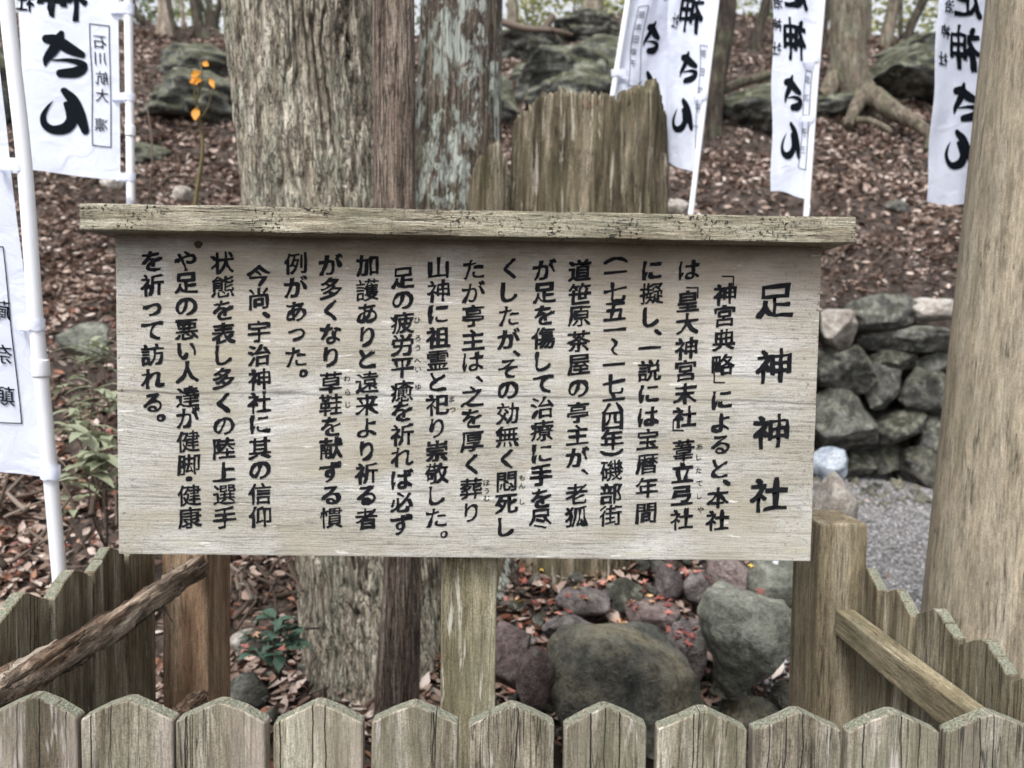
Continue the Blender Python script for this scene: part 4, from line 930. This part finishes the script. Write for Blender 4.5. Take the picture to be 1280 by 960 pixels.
# ------------------------------------------------------------------ fences
def picket_mesh(w, t, h, peak=.026, seed=0, jitter=.0015):
    """pointed board, inner face at y=0; origin at the peak height"""
    import bmesh
    r2 = random.Random(seed); j = lambda a=jitter: r2.uniform(-a, a)
    bm = bmesh.new()
    out = [(-w / 2 + j(), -h), (-w / 2 + j(), -h * .5), (-w / 2 + j(), -peak + j() - .003), (-w / 4, -peak * .5 + j()), (-w * .04 + j(), -.001), (w * .04 + j(), -.001), (w / 4, -peak * .5 + j()), (w / 2 + j(), -peak + j() - .003), (w / 2 + j(), -h * .5), (w / 2 + j(), -h)]
    a = [bm.verts.new((x, 0, z)) for x, z in out]; b = [bm.verts.new((x, t, z)) for x, z in out]; n = len(out)
    bm.faces.new(a); bm.faces.new(b[::-1])
    for k in range(n): 
        fc = bm.faces.new((a[k], b[k], b[(k + 1) % n], a[(k + 1) % n]))
        if 2 <= k <= 6: fc.material_index = 1
    bm.normal_update()
    ed = [e for e in bm.edges if any(abs(v.co.z) < peak + .02 for v in e.verts) or abs(e.verts[0].co.z - e.verts[1].co.z) > .05]
    bmesh.ops.bevel(bm, geom=ed, offset=.0018, segments=1, affect='EDGES')
    bmesh.ops.recalc_face_normals(bm, faces=bm.faces)
    me = bpy.data.meshes.new('picket'); bm.to_mesh(me); bm.free(); return me
FD = .995
pk = [(-80, 870, 116), (40, 872, 112), (158, 876, 116), (276, 878, 114), (397, 880, 112), (518, 881, 110), (640, 884, 111), (758, 885, 108), (880, 889, 115), (999, 891, 114), (1118, 891, 119), (1242, 893, 122), (1366, 896, 116)]
ft = empty('picket_fence', (P(640, 884, FD)[0], FD, 0), 'low front picket fence of pointed weathered boards running under the sign', 'fence', 'fence runs around the sign')
for k, (px, py, w) in enumerate(pk):
    c = P(px, py, FD); me = picket_mesh(w / 960 * FD, .022, c[2] + .02, .023, k)
    me.materials.append(M['picket']); me.materials.append(M['moss_edge'])
    o = link('picket', me, None, ft); o.rotation_euler = (R(random.uniform(-.5, .5)), R(random.uniform(-.5, .5)), R(random.uniform(-1.2, 1.2))); o.location = (c[0] - ft.location.x, random.uniform(-.002, .002), c[2])
for zr in (.30, .72):
    zc_ = zr if zr < .5 else P(640, 884, FD)[2] - .16
    me = boxmesh(-.80, .80, .0235, .065, zc_ - .028, zc_ + .028, .003); link('rail', me, M['rail'], ft)
# right side fence
XR = .80
def side(name, X, sgnx, pks, top_drop, label, post_px, postD, mat_post, pw=.113):
    r0 = empty(name, (X, 1.35, 0), label, 'fence', 'fence runs around the sign')
    for k, (D, dz) in enumerate(pks):
        me = picket_mesh(pw, .022, EYE - top_drop + dz + .02, .03, 30 + k + int(X * 10)); me.materials.append(M['side_picket']); me.materials.append(M['moss_edge'])
        o = link('picket', me, None, r0); o.rotation_euler = (R(random.uniform(-.5, .5)), R(random.uniform(-.7, .7)), R(90) * sgnx + R(random.uniform(-3, 3))); o.location = (random.uniform(-.008, .008), D - 1.35, EYE - top_drop + dz)
    (x0, x1, ytop) = post_px; a = P(x0, 800, postD); b = P(x1, 800, postD); zt = P((x0 + x1) / 2, ytop, postD)[2]
    me = boxmesh(a[0] - X, b[0] - X, postD - 1.35, postD - 1.35 + .15, -.1, zt, .006, 5, .0015, 2, 2, 12)
    o = link('post', me, M[mat_post], r0)
    return r0
# picket faces point inward: sgnx=-1 turns +y (thickness) to +x
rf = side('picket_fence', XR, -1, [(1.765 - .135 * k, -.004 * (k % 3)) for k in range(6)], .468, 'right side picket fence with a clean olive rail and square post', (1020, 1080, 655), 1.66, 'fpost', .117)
ra, rb = P(1039, 752, 1.655), P(1207, 897, 1.197)
xi = (ra[0] + rb[0]) / 2 - XR
me = boxmesh(xi, xi + .042, 1.02 - 1.35, 1.655 - 1.35, -.056, 0, .004, 8, .0015, 2, 16, 2)
o = link('rail', me, M['rail'], rf); o.location = (0, 0, (ra[2] + rb[2]) / 2)
XL = -.78
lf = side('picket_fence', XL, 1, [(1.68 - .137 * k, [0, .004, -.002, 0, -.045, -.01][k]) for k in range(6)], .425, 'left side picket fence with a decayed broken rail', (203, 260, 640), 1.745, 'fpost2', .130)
# rotten rail
def rotten(pts, w, h, seed, name, label=None):
    pts = np.array([rel(lf, P(*q)) for q in pts]); n = 60; q = catmull(pts, n); t = np.gradient(q, axis=0); t /= np.linalg.norm(t, axis=1)[:, None]
    sd_ = np.cross(t, [0, 0, 1.]); sd_ /= np.linalg.norm(sd_, axis=1)[:, None]; up = np.cross(sd_, t); m_ = 32; th = np.linspace(0, 2 * math.pi, m_, endpoint=False)
    sq = lambda a: np.sign(a) * np.abs(a) ** .45
    X = sq(np.cos(th)) * w / 2; Z = sq(np.sin(th)) * h / 2
    v = q[:, None] + sd_[:, None] * X[None, :, None] + up[:, None] * Z[None, :, None]
    L = np.linspace(0, 1, n)[:, None]; pp = np.stack([0 * L + np.cos(th)[None] * 3, 0 * L + np.sin(th)[None] * 3, L * 14 + 0 * th[None]], -1)
    d = .46 * fbm(pp * np.array([1.6, 1.6, .7]), seed, 5) + .25 * fbm(pp * np.array([3.5, 3.5, 2.]), seed + 8, 3) - .35 * (np.abs(fbm(pp * np.array([1.6, 1.6, .35]), seed + 3, 2)) < .08)
    cc = q[:, None]; v = cc + (v - cc) * (1 + d)[..., None]
    v = v.reshape(-1, 3); i = np.arange(n - 1)[:, None] * m_; j = np.arange(m_)[None]; jn = (j + 1) % m_
    f = np.stack([i + j, i + jn, i + m_ + jn, i + m_ + j], -1).reshape(-1, 4)
    v, f = np.vstack([v, q[0], q[-1]]), np.vstack([f[:, [0, 1, 2]], f[:, [0, 2, 3]]]); nv = len(v)
    j = np.arange(m_); f = np.vstack([f, np.stack([(j + 1) % m_, j, np.full(m_, nv - 2)], -1), np.stack([(n - 1) * m_ + j, (n - 1) * m_ + (j + 1) % m_, np.full(m_, nv - 1)], -1)])
    o = mesh(name, v, f, M['rot'], lf)
    if label: o['label'] = label
    return o
rotten([(-45, 893, 1.05), (0, 866, 1.08), (90, 812, 1.22), (180, 756, 1.46), (250, 708, 1.72)], .036, .046, 4, 'rail', 'rotten reddish rail with flaking bark')
rotten([(200, 915, 1.5), (225, 895, 1.52), (250, 872, 1.66)], .035, .03, 6, 'rail', 'low broken stub of rail')
v, f = tube([rel(lf, P(*q)) for q in ((196, 748, 1.52), (206, 760, 1.5), (216, 778, 1.49))], [.004, .0035, .001], 10, 6); mesh('nail', v, f, M['knot'], lf)

# ------------------------------------------------------------------ torii pillar
pD = 2.12
rp = .20
pt, pb2 = P(1243, 0, pD), P(1160, 780, pD)
top = np.array([pt[0] + rp * 1.0, pD, pt[2]]); bot = np.array([pb2[0] + rp * 1.055, pD, pb2[2]])
dirv = (bot - top); e0 = top - dirv * .9; e1 = bot + dirv * ((bot[2] + .1) / (top[2] - bot[2]))
proot = empty('torii_pillar', (e1[0], e1[1], 0), 'thick smooth round wooden pillar leaning at the right edge', 'pillar')
v, f = tube([rel(proot, e0), rel(proot, top), rel(proot, bot), rel(proot, e1)], [rp * .95, rp * .97, rp * 1.02, rp * 1.03], 120, 96, lambda th, s, v: 1 + .012 * fbm(np.stack([np.cos(th) * 1.3, np.sin(th) * 1.3, s * .6], -1), 4, 3))
mesh('pillar_shaft', v, f, M['pillar'], proot, smooth=True)

# ------------------------------------------------------------------ banners
SA = [[(375, 238, 26), (320, 212, 44), (262, 178, 46), (218, 172, 34)], [(283, 142, 22), (272, 170, 40), (250, 215, 40), (216, 262, 28), (208, 290, 12)], [(238, 268, 5), (300, 264, 14), (352, 272, 24), (380, 292, 34), (345, 318, 42), (272, 326, 32)]]
NN = [[(290, 408, 26), (330, 452, 44), (362, 515, 48), (392, 592, 34)], [(300, 470, 22), (322, 505, 42), (328, 545, 46), (300, 582, 44), (248, 592, 34), (212, 570, 28), (204, 530, 22), (222, 488, 12), (244, 458, 2)]]
SAc, NNc = (290, 235), (300, 500)
class Banner:
    def __init__(s, corners, D, label, ripple, seed, bulge=0., sag=0.):
        s.c = [np.array(q[:2], float) for q in corners]   # TL TR BR BL in photo pixels, each with its own depth
        s.d = [q[2] for q in corners]; s.P = [P(*q) for q in corners]; s.rip = ripple; s.seed = seed
        bx = s.P[3]; s.root = empty('nobori_banner', (bx[0], bx[1], bx[2]), label, 'banner', 'white cloth banners on white poles')
        nu, nv = 30, 80
        u, v = np.meshgrid(np.linspace(0, 1, nu), np.linspace(0, 1, nv)); S = s.surf(u.ravel(), v.ravel())
        i = np.arange(nv - 1)[:, None] * nu; j = np.arange(nu - 1)[None]
        f = np.stack([i + j, i + j + 1, i + nu + j + 1, i + nu + j], -1).reshape(-1, 4)
        V = np.vstack([S, S + np.array([0, .0008, 0])]); n = len(S); F = np.vstack([f, f[:, ::-1] + n])
        mesh('cloth', V, F, M['cloth'], s.root, smooth=True)
    def surf(s, u, v):
        a, b, c, d = s.P; p = (a * ((1 - u) * (1 - v))[:, None] + b * (u * (1 - v))[:, None] + c * (u * v)[:, None] + d * ((1 - u) * v)[:, None])
        q = np.stack([u * 2.0, v * 2.6, 0 * u + s.seed], -1)
        w = s.rip * (np.sin(u * 7 + v * 4 + s.seed) * .5 + 1.2 * fbm(q, s.seed, 3))
        p = p + np.stack([.25 * s.rip * np.sin(v * 19 + s.seed) * np.minimum(1, 4 * np.abs(u - (0 if s.edge_fix == 0 else 1))), w, .4 * s.rip * np.sin(u * 5 + s.seed) * (v > .999)], -1)
        return p - np.array(s.root.location)
    edge_fix = 1
    def inv(s, px, py):
        a, b, c, d = s.c; u = np.full(len(px), .5); v = np.full(len(px), .5)
        for _ in range(12):
            fx = (a[0] * (1 - u) + b[0] * u) * (1 - v) + (d[0] * (1 - u) + c[0] * u) * v - px
            fy = (a[1] * (1 - u) + b[1] * u) * (1 - v) + (d[1] * (1 - u) + c[1] * u) * v - py
            xu = (b[0] - a[0]) * (1 - v) + (c[0] - d[0]) * v; xv = (d[0] * (1 - u) + c[0] * u) - (a[0] * (1 - u) + b[0] * u)
            yu = (b[1] - a[1]) * (1 - v) + (c[1] - d[1]) * v; yv = (d[1] * (1 - u) + c[1] * u) - (a[1] * (1 - u) + b[1] * u)
            dt = xu * yv - xv * yu; u = u - (fx * yv - fy * xv) / dt; v = v - (xu * fy - yu * fx) / dt
        return u, v
    def put(s, name, parts, mat=None):
        for v, f in parts:
            u, w = s.inv(v[:, 0], v[:, 1]); p = s.surf(u, w); p[:, 1] -= .0025 + .00005 * v[:, 2]
            mesh(name, p, f, mat or M['bink'], s.root)
    def big(s, strokes, c, px, py, sc, sx=1., sh=0.):
        out = []
        for st in strokes:
            v, f = ribbon([(a, b_, w_ * 1.18) for a, b_, w_ in st], 30); x = (v[:, 0] - c[0]) * sc * sx; y = (v[:, 1] - c[1]) * sc; out.append((np.stack([px + x + sh * y, py + y, 0 * y + len(out)], -1), f))
        return [join(out)]
    def ch(s, c, px, py, em, sx=1., bold=.02, sh=0.):
        v, f = fat(c, (bold, bold * .7), px, .02); x = -v[:, 0] * em * sx; y = -v[:, 1] * em
        v = np.stack([px + x + sh * y, py + y, v[:, 2]], -1); return [(v, f)]
    def box(s, q, w=1.2):
        out = []
        for a, b in zip(q, q[1:] + q[:1]):
            n = max(4, int(abs(a[1] - b[1]) / 8) + 4); pts = [(a[0] + (b[0] - a[0]) * t, a[1] + (b[1] - a[1]) * t, w) for t in np.linspace(0, 1, n)]; v, f = ribbon(pts, n * 3); out.append((np.column_stack([v, 0 * v[:, 0]]), f))
        return [join(out)]
def pole_parts(root, path, w, loops, foot=True, joints=(), D=None):
    pts = [P(*q) for q in path]; rad = [w / 1920 * q[2] for q in path]
    b = pts[-1]; d = (pts[-1] - pts[-2]); d /= np.linalg.norm(d); gz = GZ(b[0], b[1])
    if foot and b[2] > gz: 
        tt = (b[2] - gz + .08) / max(.05, -d[2]); pts.append(b + d * tt); rad.append(rad[-1])
    v, f = tube([rel(root, q) for q in pts], rad, 60, 20); mesh('pole', v, f, M['pole'], root, smooth=True)
    for (x, y, DD, ww, hh) in joints:
        c = P(x, y, DD); k = ww / 1920 * DD; h = hh / 1920 * DD
        ax_ = (pts[0] - pts[1]); ax_ /= np.linalg.norm(ax_)
        v, f = tube([rel(root, c + ax_ * t) for t in (-h, -h * .9, h * .9, h)], [k * .9, k, k, k * .9], 10, 20); mesh('coupling', v, f, M['pole'], root, smooth=True)
    for (x0, x1, y, DD, hh) in loops:
        a, c = P(x0, y, DD), P(x1, y, DD); n = 40; r = abs(x1 - x0) / 1920 * DD; h = hh / 1920 * DD
        cc = (a + c) / 2; th = np.linspace(0, 2 * math.pi, n, endpoint=False); sg = np.sign
        ring = [np.array([cc[0] + r * sg(math.cos(t)) * abs(math.cos(t)) ** .6, cc[1] + .016 * math.sin(t), cc[2]]) for t in th]
        V = []; 
        for z_ in (-h, -h * .6, h * .6, h):
            for q in ring: V.append(rel(root, q + np.array([0, 0, z_ + .0015 * math.sin(q[0] * 300)])))
        F = [(i_ * n + j_, i_ * n + (j_ + 1) % n, (i_ + 1) * n + (j_ + 1) % n, (i_ + 1) * n + j_) for i_ in range(3) for j_ in range(n)]
        mesh('loop', V, np.array(F), M['cloth'], root, smooth=True)

# banner 1: near left, seen from its back
b1 = Banner([(14, -160, 2.5), (146, -160, 2.5), (151, 225, 2.5), (34, 213, 2.45)], 2.5, 'upper left white banner with mirrored black writing seen from its back', .006, 1)
b1.put('printed_character', b1.big(SA, SAc, 79, 66, .271) + b1.big(NN, NNc, 81, 137, .271) + b1.ch('神', 78, -8, 66) + b1.ch('足', 76, -86, 66) + b1.ch('社', 32, 3, 24, 1.0) + b1.ch('神', 30, -28, 24) + b1.ch('治', 29, -58, 24) + b1.ch('宇', 28, -88, 24))
b1.put('name_print_character', b1.box([(112, 28), (137, 31), (139.5, 184), (115.5, 181)]) + b1.ch('石', 125, 51, 18, 1., .004) + b1.ch('川', 126, 72, 18, 1., .004) + b1.ch('航', 127, 96, 18, 1., .004) + b1.ch('大', 127, 118, 18, 1., .004) + b1.ch('凛', 127, 155, 18, 1., .004))
pole_parts(b1.root, [(160, -200, 2.5), (160.5, 0, 2.5), (162, 120, 2.5), (163.5, 255, 2.5), (164, 300, 2.5)], 10, [(140, 167, 12, 2.5, 13), (142, 168, 122, 2.5, 9), (146, 169, 222, 2.5, 9)], joints=[(163, 164, 2.5, 12, 12)])
# banner 0: far left edge, nearest pole
Banner.edge_fix = 1
b0 = Banner([(-150, -20, 1.62), (-12, -20, 1.62), (58, 598, 1.66), (-90, 580, 1.64)], 1.65, 'wrinkled white banner hanging at the left picture edge from the nearest pole', .006, 4)
b0.put('name_print_character', b0.box([(-40, 300), (3, 300), (25.5, 526), (-30, 524)], 1.4) + b0.ch('奈', 2, 436, 26, 1., .004) + b0.ch('顛', 4, 490, 27, 1., .004) + b0.ch('蔵', 0, 380, 26, 1., .004))
pole_parts(b0.root, [(-6, -200, 1.58), (8, 0, 1.60), (30, 200, 1.62), (45, 400, 1.64), (60, 560, 1.66), (74, 716, 1.68)], 17, [(-2, 36, 207, 1.62, 15), (24, 55, 406, 1.64, 14), (52, 74, 590, 1.66, 17)], joints=[(51, 460, 1.648, 20, 20), (49, 447, 1.647, 18, 6)])
# banner C (behind the stump, leaning pole on its left)
bC = Banner([(805, -110, 2.95), (862, -110, 3.05), (833, 192, 3.0), (757, 190, 2.95)], 3, 'leaning white banner on the pole rising behind the broken stump', .02, 7)
bC.put('printed_character', bC.big(SA, SAc, 816, 46, .19, .55, -.2) + bC.big(NN, NNc, 806, 108, .2, .6, -.2) + bC.ch('神', 826, -26, 52, .6, .02, -.2))
bC.put('name_print_character', bC.box([(796, 9), (808, 9), (797, 108), (783, 108)], .9) + sum([bC.ch(c, 800 - k * 2.4, 20 + k * 15, 10, .9, .0, -.15) for k, c in enumerate('原本田幸子')], []), M['gink'])
pole_parts(bC.root, [(804, -120, 2.92), (785, 0, 2.92), (766, 118, 2.92), (748, 240, 2.92)], 7, [(764, 785, 92, 2.92, 8)])
# banner D
bD = Banner([(838, -110, 2.85), (908, -110, 2.85), (871, 219, 2.85), (833, 199, 2.95)], 2.85, 'white banner with mirrored writing slanting to a point right of the stump', .016, 9)
bD.put('printed_character', bD.big(SA, SAc, 860, 80, .19, .58, -.1) + bD.big(NN, NNc, 855, 141, .2, .58, -.1) + bD.ch('神', 866, 12, 54, .6, .024, -.1) + bD.ch('足', 874, -56, 54, .6, .024, -.1) + bD.ch('社', 846, 22, 20, .5, .01, -.1))
bD.put('name_print_character', bD.box([(876, 54), (885, 57), (879, 188), (868, 184)], .9) + sum([bD.ch(c, 879 - k * 2.2, 66 + k * 23, 11, .7, .0, -.1) for k, c in enumerate('原田文子一')], []), M['gink'])
pole_parts(bD.root, [(916, -160, 2.85), (896, 0, 2.85), (880, 130, 2.85), (864, 262, 2.85), (860, 300, 2.85)], 7, [(868, 884, 60 + 62, 2.85, 7)])
# banner E
bE = Banner([(968, -110, 2.75), (1032, -110, 2.75), (1006, 247, 2.75), (964, 238, 2.8)], 2.75, 'straight white banner with mirrored writing in front of the rooted tree', .012, 12)
bE.put('printed_character', bE.big(SA, SAc, 991, 114, .21, .56) + bE.big(NN, NNc, 988, 174, .215, .56) + bE.ch('神', 993, 47, 56, .56, .028) + bE.ch('足', 996, -16, 56, .56, .028) + bE.ch('治', 973, 0, 17, .75, .02) + bE.ch('神', 971, 28, 17, .75, .02) + bE.ch('社', 970, 58, 17, .75, .02))
bE.put('name_print_character', bE.box([(1008, 86), (1015, 88), (1007, 212), (999, 208)], .9) + sum([bE.ch(c, 1010 - k * 1.6, 98 + k * 22, 11, .65, .0) for k, c in enumerate('原次一子三')], []), M['gink'])
pole_parts(bE.root, [(1040, -160, 2.75), (1028, 0, 2.75), (1018, 120, 2.75), (1008, 266, 2.75), (1005, 300, 2.75)], 7.5, [(1004, 1024, 75, 2.75, 7), (1000, 1018, 150, 2.75, 7)])
# banner F
bF = Banner([(1180, -110, 2.7), (1262, -110, 2.7), (1218, 256, 2.75), (1158, 253, 2.75)], 2.7, 'white banner partly hidden behind the thick round pillar', .014, 15)
bF.put('printed_character', bF.big(SA, SAc, 1206, 124, .235, .62) + bF.big(NN, NNc, 1199, 184, .235, .62) + bF.ch('神', 1208, 56, 60, .62, .028) + bF.ch('足', 1210, -8, 60, .62, .028) + bF.ch('治', 1186, 5, 17, .8, .02) + bF.ch('神', 1184, 36, 18, .8, .02) + bF.ch('社', 1181, 70, 18, .8, .02))
pole_parts(bF.root, [(1262, -160, 2.75), (1246, 0, 2.75), (1232, 120, 2.75), (1217, 266, 2.75)], 8.5, [(1212, 1236, 75, 2.75, 7)])
